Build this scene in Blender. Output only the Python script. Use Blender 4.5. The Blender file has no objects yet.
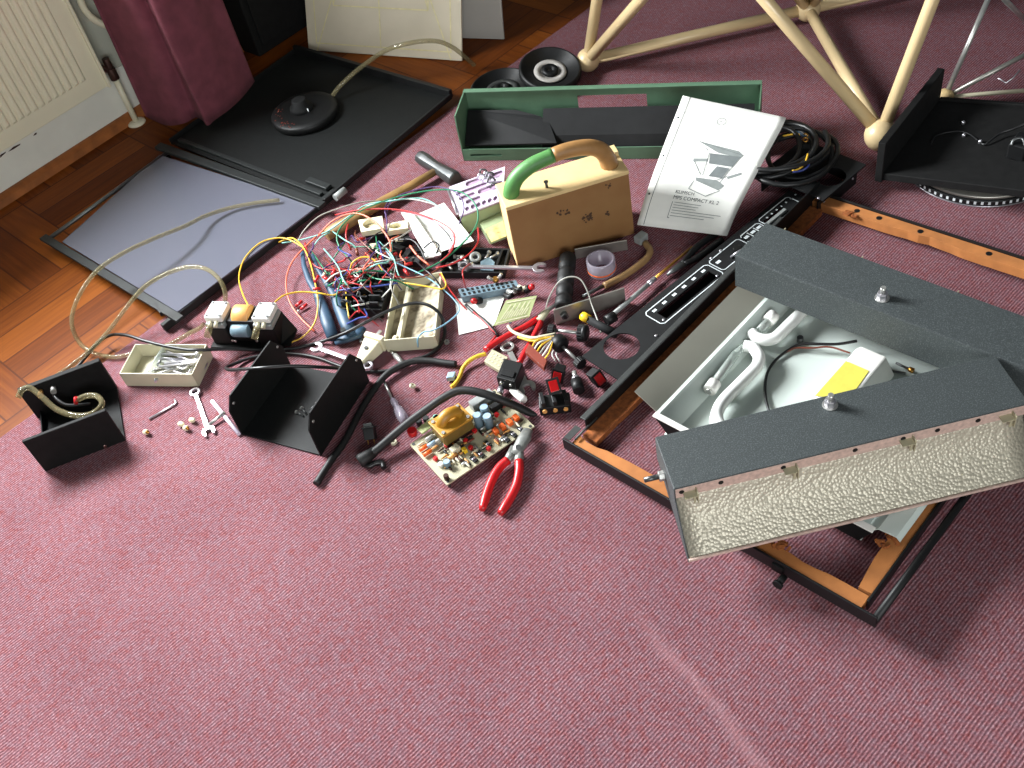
import bpy, math, random
from mathutils import Vector, Matrix, geometry
C = bpy.context.scene.collection
V = Vector
rnd = random.Random(7)
D = math.radians

# ------------------------------------------------------------------ camera
FOC, TH, RO, H = 1045.0, D(46.6), D(-13.4), 1.5
FW = V((0, math.cos(TH), -math.sin(TH))); UP = V((0, math.sin(TH), math.cos(TH))); RT = V((1, 0, 0))
CAM = V((0, 0, H))
cr, sr = math.cos(RO), math.sin(RO)
def ray(px, py):
    dx, dy = px-512, py-384
    return FW*FOC + RT*(cr*dx+sr*dy) - UP*(-sr*dx+cr*dy)
def A(px, py, z=0.0):                       # the point of the room at height z seen at a pixel
    r = ray(px, py)
    return CAM + r*((z-H)/r.z)
def AP(px, py, p0, n):                      # same on a plane
    r = ray(px, py)
    return CAM + r*((V(p0)-CAM).dot(V(n))/r.dot(V(n)))
def Ls(pts, z=0.0): return [A(p[0], p[1], p[2] if len(p) > 2 else z) for p in pts]
cd = bpy.data.cameras.new('camera'); co = bpy.data.objects.new('camera', cd); C.objects.link(co)
X = RT*cr + UP*sr; Y = UP*cr - RT*sr
co.matrix_world = Matrix(((X.x, Y.x, -FW.x, 0), (X.y, Y.y, -FW.y, 0), (X.z, Y.z, -FW.z, H), (0, 0, 0, 1)))
cd.sensor_width = 36; cd.lens = FOC/1024*36; cd.clip_start = .02
bpy.context.scene.camera = co

# ------------------------------------------------------------------ light
sc = bpy.context.scene
vs = sc.view_settings; vs.view_transform = 'Standard'; vs.look = 'None'; vs.exposure = 0.0; vs.gamma = 1; vs.use_curve_mapping = False
w = bpy.data.worlds.new('room_light'); sc.world = w; w.use_nodes = True
w.node_tree.nodes['Background'].inputs[0].default_value = (.86, .93, 1, 1)
w.node_tree.nodes['Background'].inputs[1].default_value = .10
WA = D(39.6)                                # direction of the window wall
WD = V((math.cos(WA), math.sin(WA), 0)); WN = V((math.sin(WA), -math.cos(WA), 0)); W0 = A(0, 190, .02)
def wp(s, d, z): return V((W0.x, W0.y, 0)) + WD*s + WN*d + V((0, 0, z))
ld = bpy.data.lights.new('area_light', 'AREA'); ld.shape = 'RECTANGLE'; ld.size = 1.0; ld.size_y = .85
ld.energy = 285; ld.color = (.95, .98, 1.0)
lo = bpy.data.objects.new('window_daylight', ld); C.objects.link(lo)
lp = wp(-.2, -.17, 1.33); zz = (-WN + V((0, 0, .0))).normalized(); xx = WD; yy = zz.cross(xx)
lo.matrix_world = Matrix(((xx.x, yy.x, zz.x, lp.x), (xx.y, yy.y, zz.y, lp.y), (xx.z, yy.z, zz.z, lp.z), (0, 0, 0, 1)))

l2 = bpy.data.lights.new('area_light', 'AREA'); l2.shape = 'RECTANGLE'; l2.size = 1.5; l2.size_y = 1.1      # fill light added behind the camera, set in an assumed rear window
l2.energy = 72; l2.color = (.95, .98, 1.0)
lb = bpy.data.objects.new('rear_fill_light', l2); C.objects.link(lb)
lb.location = (.1, -1.78, 1.6); lb.rotation_euler = (D(90), 0, 0)

# ------------------------------------------------------------------ materials
def lin(c):
    c = c/255.0
    return c/12.92 if c <= .04045 else ((c+.055)/1.055)**2.4
def rgb(c, k=1): return (lin(c[0])*k, lin(c[1])*k, lin(c[2])*k, 1)
def nodes(name):
    m = bpy.data.materials.new(name); m.use_nodes = True
    return m, m.node_tree.nodes, m.node_tree.links, m.node_tree.nodes['Principled BSDF']
def mat(name, c, rough=.6, metal=0, var=.12, scale=60, bump=0, c2=None, thr=None, spec=None, coat=0, detail=3):
    m, n, l, b = nodes(name)
    tc = n.new('ShaderNodeTexCoord'); nz = n.new('ShaderNodeTexNoise'); nz.inputs['Scale'].default_value = scale; nz.inputs['Detail'].default_value = detail
    l.new(tc.outputs['Object'], nz.inputs['Vector'])
    rp = n.new('ShaderNodeValToRGB'); l.new(nz.outputs['Fac'], rp.inputs['Fac'])
    e = rp.color_ramp.elements
    if c2:
        t = thr or (.45, .6); e[0].position, e[1].position = t; e[0].color = rgb(c); e[1].color = rgb(c2)
    else:
        e[0].position, e[1].position = .3, .7; e[0].color = rgb(c, 1-var); e[1].color = rgb(c, 1+var)
    l.new(rp.outputs['Color'], b.inputs['Base Color'])
    b.inputs['Roughness'].default_value = rough; b.inputs['Metallic'].default_value = metal
    if spec is not None: b.inputs['Specular IOR Level'].default_value = spec
    if coat: b.inputs['Coat Weight'].default_value = coat
    if bump:
        bp = n.new('ShaderNodeBump'); bp.inputs['Strength'].default_value = bump; bp.inputs['Distance'].default_value = .002
        l.new(nz.outputs['Fac'], bp.inputs['Height']); l.new(bp.outputs['Normal'], b.inputs['Normal'])
    return m
def clear(name, c, alpha, rough=.15, spec=.5):
    m, n, l, b = nodes(name)
    tr = n.new('ShaderNodeBsdfTransparent'); tr.inputs[0].default_value = rgb([min(255, 190+x*.25) for x in c]); mx = n.new('ShaderNodeMixShader')
    b.inputs['Base Color'].default_value = rgb(c); b.inputs['Roughness'].default_value = rough; b.inputs['Specular IOR Level'].default_value = spec
    mx.inputs[0].default_value = alpha
    l.new(tr.outputs[0], mx.inputs[1]); l.new(b.outputs[0], mx.inputs[2]); l.new(mx.outputs[0], n['Material Output'].inputs[0])
    return m
def mathn(n, l, op, a, b=None):
    q = n.new('ShaderNodeMath'); q.operation = op
    for i, v in enumerate((a, b)):
        if v is None: continue
        if isinstance(v, (int, float)): q.inputs[i].default_value = v
        else: l.new(v, q.inputs[i])
    return q.outputs[0]
def wood_floor():
    m, n, l, b = nodes('parquet')
    tc = n.new('ShaderNodeTexCoord'); mp = n.new('ShaderNodeMapping'); mp.inputs['Rotation'].default_value = (0, 0, -D(38.5)); mp.inputs['Location'].default_value = (.0, .13, 0)
    l.new(tc.outputs['Object'], mp.inputs[0]); sx = n.new('ShaderNodeSeparateXYZ'); l.new(mp.outputs[0], sx.inputs[0])
    S = .352
    x = mathn(n, l, 'DIVIDE', sx.outputs[0], S); y = mathn(n, l, 'DIVIDE', sx.outputs[1], S)
    fx = mathn(n, l, 'FLOOR', x); fy = mathn(n, l, 'FLOOR', y)
    par = mathn(n, l, 'PINGPONG', mathn(n, l, 'ADD', fx, fy), 1)
    gx = mathn(n, l, 'FRACT', x); gy = mathn(n, l, 'FRACT', y)
    def sel(p, q):                          # p where par = 0, q where par = 1
        mx = n.new('ShaderNodeMix'); l.new(par, mx.inputs[0])
        l.new(p, mx.inputs[2]); l.new(q, mx.inputs[3]); return mx.outputs[0]
    al = sel(gx, gy); ac = sel(gy, gx)      # along / across the strips
    st = mathn(n, l, 'FLOOR', mathn(n, l, 'MULTIPLY', ac, 4.0))
    cb = n.new('ShaderNodeCombineXYZ'); l.new(fx, cb.inputs[0]); l.new(fy, cb.inputs[1]); l.new(st, cb.inputs[2])
    wn = n.new('ShaderNodeTexWhiteNoise'); l.new(cb.outputs[0], wn.inputs[0])
    cg = n.new('ShaderNodeCombineXYZ'); l.new(mathn(n, l, 'MULTIPLY', al, 2.2), cg.inputs[0]); l.new(mathn(n, l, 'MULTIPLY', ac, 34), cg.inputs[1]); l.new(mathn(n, l, 'MULTIPLY', wn.outputs['Value'], 40), cg.inputs[2])
    nz = n.new('ShaderNodeTexNoise'); nz.inputs['Scale'].default_value = 1.0; nz.inputs['Detail'].default_value = 5; nz.inputs['Distortion'].default_value = .6; l.new(cg.outputs[0], nz.inputs['Vector'])
    k = mathn(n, l, 'ADD', mathn(n, l, 'MULTIPLY_ADD', wn.outputs['Value'], .40), mathn(n, l, 'MULTIPLY', nz.outputs['Fac'], .72))
    k.node.inputs[0].links[0].from_node.inputs[2].default_value = .04
    rp = n.new('ShaderNodeValToRGB'); l.new(k, rp.inputs[0]); e = rp.color_ramp.elements
    e[0].position = .15; e[0].color = rgb((76, 36, 12)); e[1].position = .95; e[1].color = rgb((138, 76, 22))
    q = e.new(.55); q.color = rgb((106, 53, 15))
    sf = mathn(n, l, 'FRACT', mathn(n, l, 'MULTIPLY', ac, 4.0))
    edge = mathn(n, l, 'MINIMUM', mathn(n, l, 'MULTIPLY', mathn(n, l, 'MINIMUM', sf, mathn(n, l, 'SUBTRACT', 1, sf)), .25), mathn(n, l, 'MINIMUM', al, mathn(n, l, 'SUBTRACT', 1, al)))
    gap = mathn(n, l, 'LESS_THAN', edge, .006)
    mx = n.new('ShaderNodeMix'); mx.data_type = 'RGBA'; l.new(mathn(n, l, 'MULTIPLY', gap, .85), mx.inputs[0]); l.new(rp.outputs[0], mx.inputs[6]); mx.inputs[7].default_value = rgb((70, 32, 12))
    l.new(mx.outputs[2], b.inputs['Base Color']); b.inputs['Roughness'].default_value = .42; b.inputs['Specular IOR Level'].default_value = .1
    return m
def carpet_mat():
    m, n, l, b = nodes('ribbed_carpet')
    tc = n.new('ShaderNodeTexCoord'); mp = n.new('ShaderNodeMapping'); mp.inputs['Rotation'].default_value = (0, 0, -D(34.5)); l.new(tc.outputs['Object'], mp.inputs[0])
    nd = n.new('ShaderNodeTexNoise'); nd.inputs['Scale'].default_value = 25; nd.inputs['Detail'].default_value = 2; l.new(mp.outputs[0], nd.inputs['Vector'])
    sx = n.new('ShaderNodeSeparateXYZ'); l.new(mp.outputs[0], sx.inputs[0])
    ph = mathn(n, l, 'ADD', mathn(n, l, 'MULTIPLY', sx.outputs[1], 2*math.pi/.0054), mathn(n, l, 'MULTIPLY', nd.outputs['Fac'], 3.0))
    wv = mathn(n, l, 'MULTIPLY_ADD', mathn(n, l, 'SINE', ph), .5); wv.node.inputs[2].default_value = .5
    cg = n.new('ShaderNodeMapping'); cg.inputs['Scale'].default_value = (230, 420, 1); l.new(mp.outputs[0], cg.inputs[0])
    n1 = n.new('ShaderNodeTexNoise'); n1.inputs['Scale'].default_value = 1; n1.inputs['Detail'].default_value = 2; l.new(cg.outputs[0], n1.inputs['Vector'])
    n2 = n.new('ShaderNodeTexNoise'); n2.inputs['Scale'].default_value = 5; n2.inputs['Detail'].default_value = 4; l.new(mp.outputs[0], n2.inputs['Vector'])
    k = mathn(n, l, 'ADD', mathn(n, l, 'MULTIPLY', wv, .46), mathn(n, l, 'MULTIPLY', n1.outputs['Fac'], .95))
    k = mathn(n, l, 'ADD', k, mathn(n, l, 'MULTIPLY', mathn(n, l, 'SUBTRACT', n2.outputs['Fac'], .5), .22))
    k = mathn(n, l, 'MULTIPLY', k, .8)
    rp = n.new('ShaderNodeValToRGB'); l.new(k, rp.inputs[0]); e = rp.color_ramp.elements
    e[0].position = .2; e[0].color = rgb((66, 33, 39)); e[1].position = .96; e[1].color = rgb((180, 135, 141))
    q = e.new(.5); q.color = rgb((106, 60, 69)); q = e.new(.72); q.color = rgb((138, 88, 96))
    n3 = n.new('ShaderNodeTexNoise'); n3.inputs['Scale'].default_value = 110; n3.inputs['Detail'].default_value = 3; l.new(mp.outputs[0], n3.inputs['Vector'])
    hs = n.new('ShaderNodeHueSaturation'); l.new(rp.outputs[0], hs.inputs['Color'])
    l.new(mathn(n, l, 'ADD', mathn(n, l, 'MULTIPLY', mathn(n, l, 'SUBTRACT', n3.outputs['Fac'], .5), .07), .500), hs.inputs['Hue'])
    l.new(mathn(n, l, 'ADD', mathn(n, l, 'MULTIPLY', n3.outputs['Fac'], .8), .47), hs.inputs['Saturation'])
    ge = n.new('ShaderNodeNewGeometry'); sg = n.new('ShaderNodeSeparateXYZ'); l.new(ge.outputs['Position'], sg.inputs[0])   # a paler, wavering crease line in the pile colour
    c0, c1 = A(622, 600), A(770, 775); cdv = (c1-c0).normalized()
    wob = n.new('ShaderNodeTexNoise'); wob.inputs['Scale'].default_value = 9; l.new(ge.outputs['Position'], wob.inputs['Vector'])
    u_ = mathn(n, l, 'ADD', mathn(n, l, 'MULTIPLY', mathn(n, l, 'SUBTRACT', sg.outputs[0], c0.x), cdv.x), mathn(n, l, 'MULTIPLY', mathn(n, l, 'SUBTRACT', sg.outputs[1], c0.y), cdv.y))
    v_ = mathn(n, l, 'ADD', mathn(n, l, 'MULTIPLY', mathn(n, l, 'SUBTRACT', sg.outputs[0], c0.x), -cdv.y), mathn(n, l, 'MULTIPLY', mathn(n, l, 'SUBTRACT', sg.outputs[1], c0.y), cdv.x))
    v_ = mathn(n, l, 'ADD', v_, mathn(n, l, 'MULTIPLY', mathn(n, l, 'SUBTRACT', wob.outputs['Fac'], .5), .04))
    cm = n.new('ShaderNodeMapRange'); cm.inputs['From Min'].default_value = .018; cm.inputs['From Max'].default_value = 0; l.new(mathn(n, l, 'ABSOLUTE', v_), cm.inputs[0])
    ca = n.new('ShaderNodeMapRange'); ca.inputs['From Max'].default_value = .12; l.new(u_, ca.inputs[0])
    mx = n.new('ShaderNodeMix'); mx.data_type = 'RGBA'; l.new(mathn(n, l, 'MULTIPLY', mathn(n, l, 'MULTIPLY', cm.outputs[0], ca.outputs[0]), .30), mx.inputs[0]); l.new(hs.outputs[0], mx.inputs[6]); mx.inputs[7].default_value = rgb((170, 130, 136))
    l.new(mx.outputs[2], b.inputs['Base Color']); b.inputs['Roughness'].default_value = .95; b.inputs['Specular IOR Level'].default_value = .15
    bp = n.new('ShaderNodeBump'); bp.inputs['Strength'].default_value = .5; bp.inputs['Distance'].default_value = .0015
    l.new(k, bp.inputs['Height']); l.new(bp.outputs[0], b.inputs['Normal'])
    return m
def hammered():
    m, n, l, b = nodes('hammered_aluminium')
    tc = n.new('ShaderNodeTexCoord'); vo = n.new('ShaderNodeTexVoronoi'); vo.inputs['Scale'].default_value = 190
    l.new(tc.outputs['Object'], vo.inputs['Vector'])
    bp = n.new('ShaderNodeBump'); bp.inputs['Strength'].default_value = .7; bp.inputs['Distance'].default_value = .0018; bp.invert = True
    l.new(vo.outputs['Distance'], bp.inputs['Height']); l.new(bp.outputs[0], b.inputs['Normal'])
    b.inputs['Base Color'].default_value = rgb((188, 182, 164)); b.inputs['Metallic'].default_value = .3; b.inputs['Roughness'].default_value = .42
    return m
MT = dict(
 parquet=wood_floor(), carpet=carpet_mat(), hammered=hammered(),
 wall=mat('wall_paint', (176, 178, 164), .8, var=.04, scale=8), skirt=mat('white_gloss', (222, 222, 212), .4, var=.04, scale=14),
 trimwood=mat('trim_wood', (150, 88, 40), .5, var=.3, scale=22), radiator=mat('radiator_enamel', (222, 216, 190), .4, var=.03, scale=10),
 curtain=mat('maroon_cloth', (110, 54, 66), .9, var=.18, scale=30, bump=.2), brass=mat('brass', (176, 128, 60), .35, .9), dullmetal=mat('dull_brown_metal', (70, 48, 42), .45, .6),
 black=mat('black_plastic', (15, 16, 17), .5, spec=.35, var=.2), blackmatt=mat('black_matt_paint', (21, 22, 23), .75, spec=.3, var=.2, scale=40), blackwood=mat('black_painted_wood', (15, 15, 15), .75, spec=.25, var=.3, scale=60, bump=.15),
 blackmetal=mat('black_metal', (18, 20, 20), .6, .0, spec=.22, var=.15, scale=90, bump=.08), rubber=mat('black_rubber', (15, 16, 16), .6), cable=mat('black_cable', (18, 19, 20), .42),
 crackle=mat('crackle_paint', (54, 59, 60), .6, var=.1, scale=520, bump=.2, c2=(92, 100, 100), thr=(.5, .75), detail=2),
 darkbar=mat('dark_bar', (34, 37, 37), .5, .1, spec=.3), greybar=mat('grey_bar', (60, 62, 61), .5, .2), board=mat('white_board', (194, 184, 164), .8, var=.04, scale=12), yline=mat('yellow_line', (204, 194, 150), .8),
 board2=mat('grey_board', (176, 172, 166), .8, var=.04, scale=12),
 sheet=clear('frosted_sheet', (102, 104, 116), .82, .10), tube=clear('clear_pvc', (160, 150, 116), .30, .1), clearplastic=clear('clear_plastic', (204, 196, 210), .38, .12),
 glassy=clear('clear_glass', (216, 226, 220), .4, .1),
 cream=mat('cream_plastic', (196, 190, 164), .5, var=.05, scale=20), steel=mat('steel', (182, 182, 178), .33, .7, var=.1, scale=80), chrome=mat('chrome', (206, 204, 210), .3, .85, var=.05),
 alu=mat('aluminium', (170, 168, 160), .4, .8, var=.08), darksteel=mat('dark_steel', (94, 96, 96), .4, .8, var=.15),
 white=mat('white_plastic', (232, 230, 224), .45, var=.03), paper=mat('paper', (238, 238, 232), .85, var=.02), ink=mat('ink_grey', (110, 116, 116), .8), inkl=mat('ink_pale_grey', (132, 138, 136), .8), ink2=mat('ink_dark', (60, 66, 66), .8),
 whiteink=mat('white_print', (214, 222, 224), .6), green=mat('green_enamel', (84, 116, 92), .55, var=.08, scale=30), greenpaint=mat('bright_green_paint', (74, 126, 66), .5, var=.08),
 ply=mat('stained_plywood', (142, 104, 62), .65, var=.1, scale=14, c2=(130, 90, 50), thr=(.35, .8)), plylight=mat('pale_plywood', (212, 184, 132), .65, var=.08, scale=20), stain=mat('dark_stain', (70, 48, 32), .8),
 handlewood=mat('worn_handle_wood', (150, 110, 64), .5, var=.2, scale=24), beech=mat('varnished_beech', (212, 188, 144), .38, var=.1, scale=9, coat=.3),
 hamwood=mat('hammer_handle_wood', (140, 108, 64), .5, var=.2, scale=30), mdf=mat('brown_mdf', (168, 106, 54), .85, var=.16, scale=26, bump=.2), mdfdark=mat('torn_mdf', (140, 78, 34), .95, var=.35, scale=120, bump=.5),
 tray=mat('pale_green_enamel', (198, 208, 202), .42, var=.03, scale=10), flange=mat('grey_enamel', (160, 158, 146), .5, var=.04, scale=12), lampwhite=mat('opal_lamp_glass', (238, 240, 236), .3, var=.02),
 yellow=mat('yellow_label', (226, 214, 92), .6, var=.05), pink=mat('pinkish_raw_metal', (214, 188, 176), .55, .35, var=.18, scale=130, bump=.2),
 red=mat('red_plastic', (186, 28, 32), .35, var=.08), redglow=mat('red_rocker', (158, 18, 20), .2), orange=mat('orange_plastic', (226, 98, 34), .45), blue=mat('blue_grip', (46, 72, 94), .5, var=.12),
 capblue=mat('pale_blue_can', (150, 176, 196), .4), core=mat('olive_core', (112, 92, 44), .5, .2, var=.12), greysteel=mat('grey_steel', (126, 128, 124), .42, .35, var=.12, scale=120), mustard=mat('mustard_tape', (172, 124, 36), .45, var=.1), copper=mat('copper_tape', (206, 150, 84), .45, var=.1, scale=30),
 pcb=mat('pcb_cream', (172, 166, 138), .55, var=.06, scale=60), pcbgreen=mat('pcb_green', (164, 172, 122), .5, var=.1, scale=90), bluegrey=mat('blue_grey_plastic', (102, 124, 136), .5),
 lilac=mat('lilac_white_plastic', (216, 204, 222), .45, var=.04), recess=mat('lilac_recess', (168, 140, 166), .6), glassgreen=clear('green_glass', (190, 206, 160), .7, .15),
 tan=mat('tan_hose', (140, 110, 72), .5), brown=mat('brown_plastic', (120, 52, 38), .5), yplast=mat('yellow_plastic', (240, 196, 40), .4), grey=mat('grey_plastic', (140, 144, 142), .5), ivory=mat('ivory_plug', (226, 218, 186), .4, var=.03), dirty=mat('dusty_grey', (168, 158, 136), .9, scale=60, c2=(96, 84, 66), thr=(.45, .72)),
 wred=mat('wire_red', (172, 36, 38), .4), worange=mat('wire_coral', (232, 112, 84), .4), wyellow=mat('wire_yellow', (224, 178, 52), .4), wgreen=mat('wire_green', (32, 118, 82), .4), wteal=mat('wire_pale_teal', (132, 196, 186), .4), wblue=mat('wire_blue', (56, 70, 140), .4), wlblue=mat('wire_pale_blue', (134, 180, 204), .4), wwhite=mat('wire_white', (214, 216, 210), .4), wblack=mat('wire_black', (26, 26, 30), .4), wbrown=mat('wire_brown', (110, 54, 38), .4), wpink=mat('wire_pink', (226, 128, 140), .4), wgrey=mat('wire_grey', (150, 148, 140), .4), wviolet=mat('wire_violet', (70, 44, 96), .4),
)

# ------------------------------------------------------------------ mesh helpers
class MB:
    def __init__(s): s.v = []; s.f = []; s.s = []
    def add(s, vs, fs, smooth=False):
        o = len(s.v); s.v += [V(q) for q in vs]; s.f += [tuple(i+o for i in f) for f in fs]; s.s += [smooth]*len(fs); return s
    def hexa(s, b, t):                      # four bottom + four top corners, bottom counter-clockwise
        return s.add(list(b)+list(t), [(3, 2, 1, 0), (4, 5, 6, 7), (0, 1, 5, 4), (1, 2, 6, 5), (2, 3, 7, 6), (3, 0, 4, 7)])
    def box(s, o, x, y, z):                 # corner + three edge vectors
        o, x, y, z = V(o), V(x), V(y), V(z)
        if x.cross(y).dot(z) < 0: x, y = y, x
        b = [o, o+x, o+x+y, o+y]; return s.hexa(b, [q+z for q in b])
    def cbox(s, c, d, R=None):              # centre, size, rotation
        R = R or Matrix.Identity(3); c = V(c); x, y, z = (R @ V((d[0], 0, 0)), R @ V((0, d[1], 0)), R @ V((0, 0, d[2])))
        return s.box(c-(x+y+z)/2, x, y, z)
    def prism(s, loops, ext):               # outline (+ holes) as world points on a plane, pushed along ext
        ext = V(ext); loops = [[V(p) for p in L] for L in loops]
        o = loops[0]; n = V((0, 0, 0))
        for i in range(len(o)): n += (o[i]-o[0]).cross(o[(i+1) % len(o)]-o[0])
        tri = geometry.tessellate_polygon(loops); flat = [p for L in loops for p in L]; N = len(flat)
        fs = []
        for t in tri:
            a, b, c = t
            up = (flat[b]-flat[a]).cross(flat[c]-flat[a]).dot(ext) > 0
            t = (a, b, c) if up else (c, b, a)
            fs.append(tuple(i+N for i in t)); fs.append(t[::-1])
        k = 0
        for li, L in enumerate(loops):
            m = V((0, 0, 0))
            for i in range(len(L)): m += (L[i]-L[0]).cross(L[(i+1) % len(L)]-L[0])
            ccw = m.dot(ext) > 0
            if li > 0: ccw = not ccw
            for i in range(len(L)):
                a, b = k+i, k+(i+1) % len(L)
                fs.append((a, b, b+N, a+N) if ccw else (b, a, a+N, b+N))
            k += len(L)
        return s.add(flat+[p+ext for p in flat], fs)
    def tube(s, pts, r, n=8, caps=True, closed=False, flat=1.0, upv=None):
        pts = [V(p) for p in pts]; m = len(pts); rs = r if isinstance(r, (list, tuple)) else [r]*m
        vs, fs = [], []
        t0 = (pts[1]-pts[0]).normalized(); u = V(upv) if upv else (V((0, 0, 1)) if abs(t0.z) < .9 else V((1, 0, 0)))
        for i, p in enumerate(pts):
            a = pts[i-1] if (i > 0 or closed) else p; b = pts[(i+1) % m] if (i < m-1 or closed) else p
            t = (b-a)
            if t.length < 1e-9: t = t0.copy()
            t.normalize(); u = (u-t*u.dot(t))
            if u.length < 1e-6: u = t.orthogonal()
            u.normalize(); w_ = t.cross(u)
            for k in range(n):
                an = 2*math.pi*k/n; vs.append(p+(w_*math.cos(an)+u*math.sin(an)*flat)*rs[i])
        for i in range(m if closed else m-1):
            for k in range(n):
                a = i*n+k; b = i*n+(k+1) % n; c = ((i+1) % m)*n+(k+1) % n; d = ((i+1) % m)*n+k
                fs.append((a, b, c, d))
        s.add(vs, fs, True)
        if caps and not closed:
            o = len(s.v)-len(vs)
            s.f += [tuple(o+k for k in range(n))[::-1], tuple(o+(m-1)*n+k for k in range(n))]; s.s += [False, False]
        return s
    def lathe(s, prof, o, ax=(0, 0, 1), n=24, smooth=True, closed=False):   # profile of (r, h) along the axis
        ax = V(ax).normalized(); u = ax.orthogonal().normalized(); w_ = ax.cross(u); o = V(o)
        vs = [o+ax*h+(u*math.cos(2*math.pi*k/n)+w_*math.sin(2*math.pi*k/n))*max(r, 1e-5) for r, h in prof for k in range(n)]
        m = len(prof); fs = []
        for i in range(m if closed else m-1):
            for k in range(n):
                a = i*n+k; b = i*n+(k+1) % n; j = (i+1) % m
                fs.append((a, b, j*n+(k+1) % n, j*n+k))
        s.add(vs, fs, smooth)
        if not closed:
            o2 = len(s.v)-len(vs)
            s.f += [tuple(o2+k for k in range(n))[::-1], tuple(o2+(m-1)*n+k for k in range(n))]; s.s += [False, False]
        return s
    def cyl(s, a, b, r, n=16, r2=None, smooth=True):
        a, b = V(a), V(b); return s.lathe([(r, 0), (r2 if r2 is not None else r, (b-a).length)], a, b-a, n, smooth)
    def ball(s, c, r, n=16, sq=1.0):
        k = n//2; return s.lathe([(r*math.sin(math.pi*i/k), -r*sq*math.cos(math.pi*i/k)) for i in range(k+1)], c, (0, 0, 1), n)
    def grid(s, g, smooth=True):            # rows of points
        r, c = len(g), len(g[0])
        return s.add([p for row in g for p in row], [(i*c+j, i*c+j+1, (i+1)*c+j+1, (i+1)*c+j) for i in range(r-1) for j in range(c-1)], smooth)
def spl(pts, n=6):                          # Catmull-Rom through the points
    p = [V(q) for q in pts]; p = [p[0]*2-p[1]]+p+[p[-1]*2-p[-2]]; out = []
    for i in range(1, len(p)-2):
        a, b, c, d = p[i-1:i+3]
        for k in range(n):
            t = k/n; out.append(.5*((2*b)+(c-a)*t+(2*a-5*b+4*c-d)*t*t+(3*b-a-3*c+d)*t**3))
    out.append(p[-2]); return out
def Z(a): return Matrix.Rotation(a, 3, 'Z')
def wloc(o):
    return o.location.copy() if o.parent is None else wloc(o.parent)+o.location
def P(mb, name, m, parent, bev=0, seg=2, label=None, kind=None, solid=0):   # one part, one mesh
    base = wloc(parent) if parent else V((0, 0, 0))
    if not parent:
        xs = [v.x for v in mb.v]; ys = [v.y for v in mb.v]; base = V(((min(xs)+max(xs))/2, (min(ys)+max(ys))/2, min(v.z for v in mb.v)))
    me = bpy.data.meshes.new(name); me.from_pydata([v-base for v in mb.v], [], mb.f); me.validate()
    if len(me.polygons) == len(mb.s): me.polygons.foreach_set('use_smooth', mb.s)
    me.materials.append(MT[m] if isinstance(m, str) else m)
    o = bpy.data.objects.new(name, me); C.objects.link(o)
    if parent: o.parent = parent
    else: o.location = base
    if bev:
        b = o.modifiers.new('bevel', 'BEVEL'); b.width = bev; b.segments = seg; b.limit_method = 'ANGLE'; b.angle_limit = D(35)
    if solid:
        b = o.modifiers.new('solid', 'SOLIDIFY'); b.thickness = solid; b.offset = 0
    if label: o['label'] = label
    if kind: o['kind'] = kind
    return o
def tag(o, label, cat, group=None):
    o['label'] = label; o['category'] = cat
    if group: o['group'] = group
    return o
def T(name, label, cat, loc, group=None):   # an Empty at the thing's base
    o = bpy.data.objects.new(name, None); o.empty_display_size = .02; C.objects.link(o); o.location = V(loc)
    return tag(o, label, cat, group)
def S(mb, name, m, label, cat, group=None, bev=0, **k): return tag(P(mb, name, m, None, bev, **k), label, cat, group)
def dup(r, loc, rot, label=None):           # a copy of a thing, its parts and their parts
    c = r.copy(); C.objects.link(c); c.location = V(loc); c.rotation_euler = (0, 0, rot) if not isinstance(rot, tuple) else rot
    if label: c['label'] = label
    def kids(a, b):
        for ch in a.children:
            k = ch.copy(); C.objects.link(k); k.parent = b; kids(ch, k)
    kids(r, c); return c
def text(s, size, o, x, y, lift=.0006):     # lettering as a mesh builder, o = lower left, x / y unit directions
    cu = bpy.data.curves.new('t', 'FONT'); cu.body = s; cu.size = size; ob = bpy.data.objects.new('t', cu); C.objects.link(ob)
    dg = bpy.context.evaluated_depsgraph_get(); me = ob.evaluated_get(dg).to_mesh(); n = V(x).cross(V(y)).normalized()
    mb = MB(); mb.add([V(o)+V(x)*v.co.x+V(y)*v.co.y+n*lift for v in me.vertices], [tuple(p.vertices) for p in me.polygons])
    ob.evaluated_get(dg).to_mesh_clear(); bpy.data.objects.remove(ob); bpy.data.curves.remove(cu); return mb
def line(mb, a, b, w_, n):                  # a printed stroke
    a, b = V(a), V(b); t = (b-a).normalized(); q = V(n).normalized(); k = t.cross(q)*w_/2
    mb.add([a-k+q*.0006, b-k+q*.0006, b+k+q*.0006, a+k+q*.0006], [(3, 2, 1, 0) if False else (0, 1, 2, 3)])
def Rr(u, v, w_): return Matrix((V(u), V(v), V(w_))).transposed()
# ------------------------------------------------------------------ setting
def struct(mb, name, m, bev=0):
    o = P(mb, name, m, None, bev); o['kind'] = 'structure'; return o
FZ = -.006
struct(MB().box((-2.6, -1.75, -.06), (6, 0, 0), (0, 6.8, 0), (0, 0, .054)), 'floor', 'parquet')
struct(MB().prism([[V(p) for p in ((-2.6, -1.7, FZ), (3.4, -1.7, FZ), (3.4, -1.7, 2.5), (-2.6, -1.7, 2.5))], [V(p) for p in ((-.75, -1.7, 1.0), (.95, -1.7, 1.0), (.95, -1.7, 2.2), (-.75, -1.7, 2.2))]], (0, -.14, 0)), 'wall_rear', 'wall')
wf = MB()
for a, b, c, d in ((-.75, .95, 1.0, 1.04), (-.75, .95, 2.16, 2.2), (-.75, -.71, 1.0, 2.2), (.91, .95, 1.0, 2.2)): wf.box((a, -1.82, c), (b-a, 0, 0), (0, .05, 0), (0, 0, d-c))
struct(wf, 'rear_fill_window', 'skirt', .003)  # unseen window frame, added round the rear fill light
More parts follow.
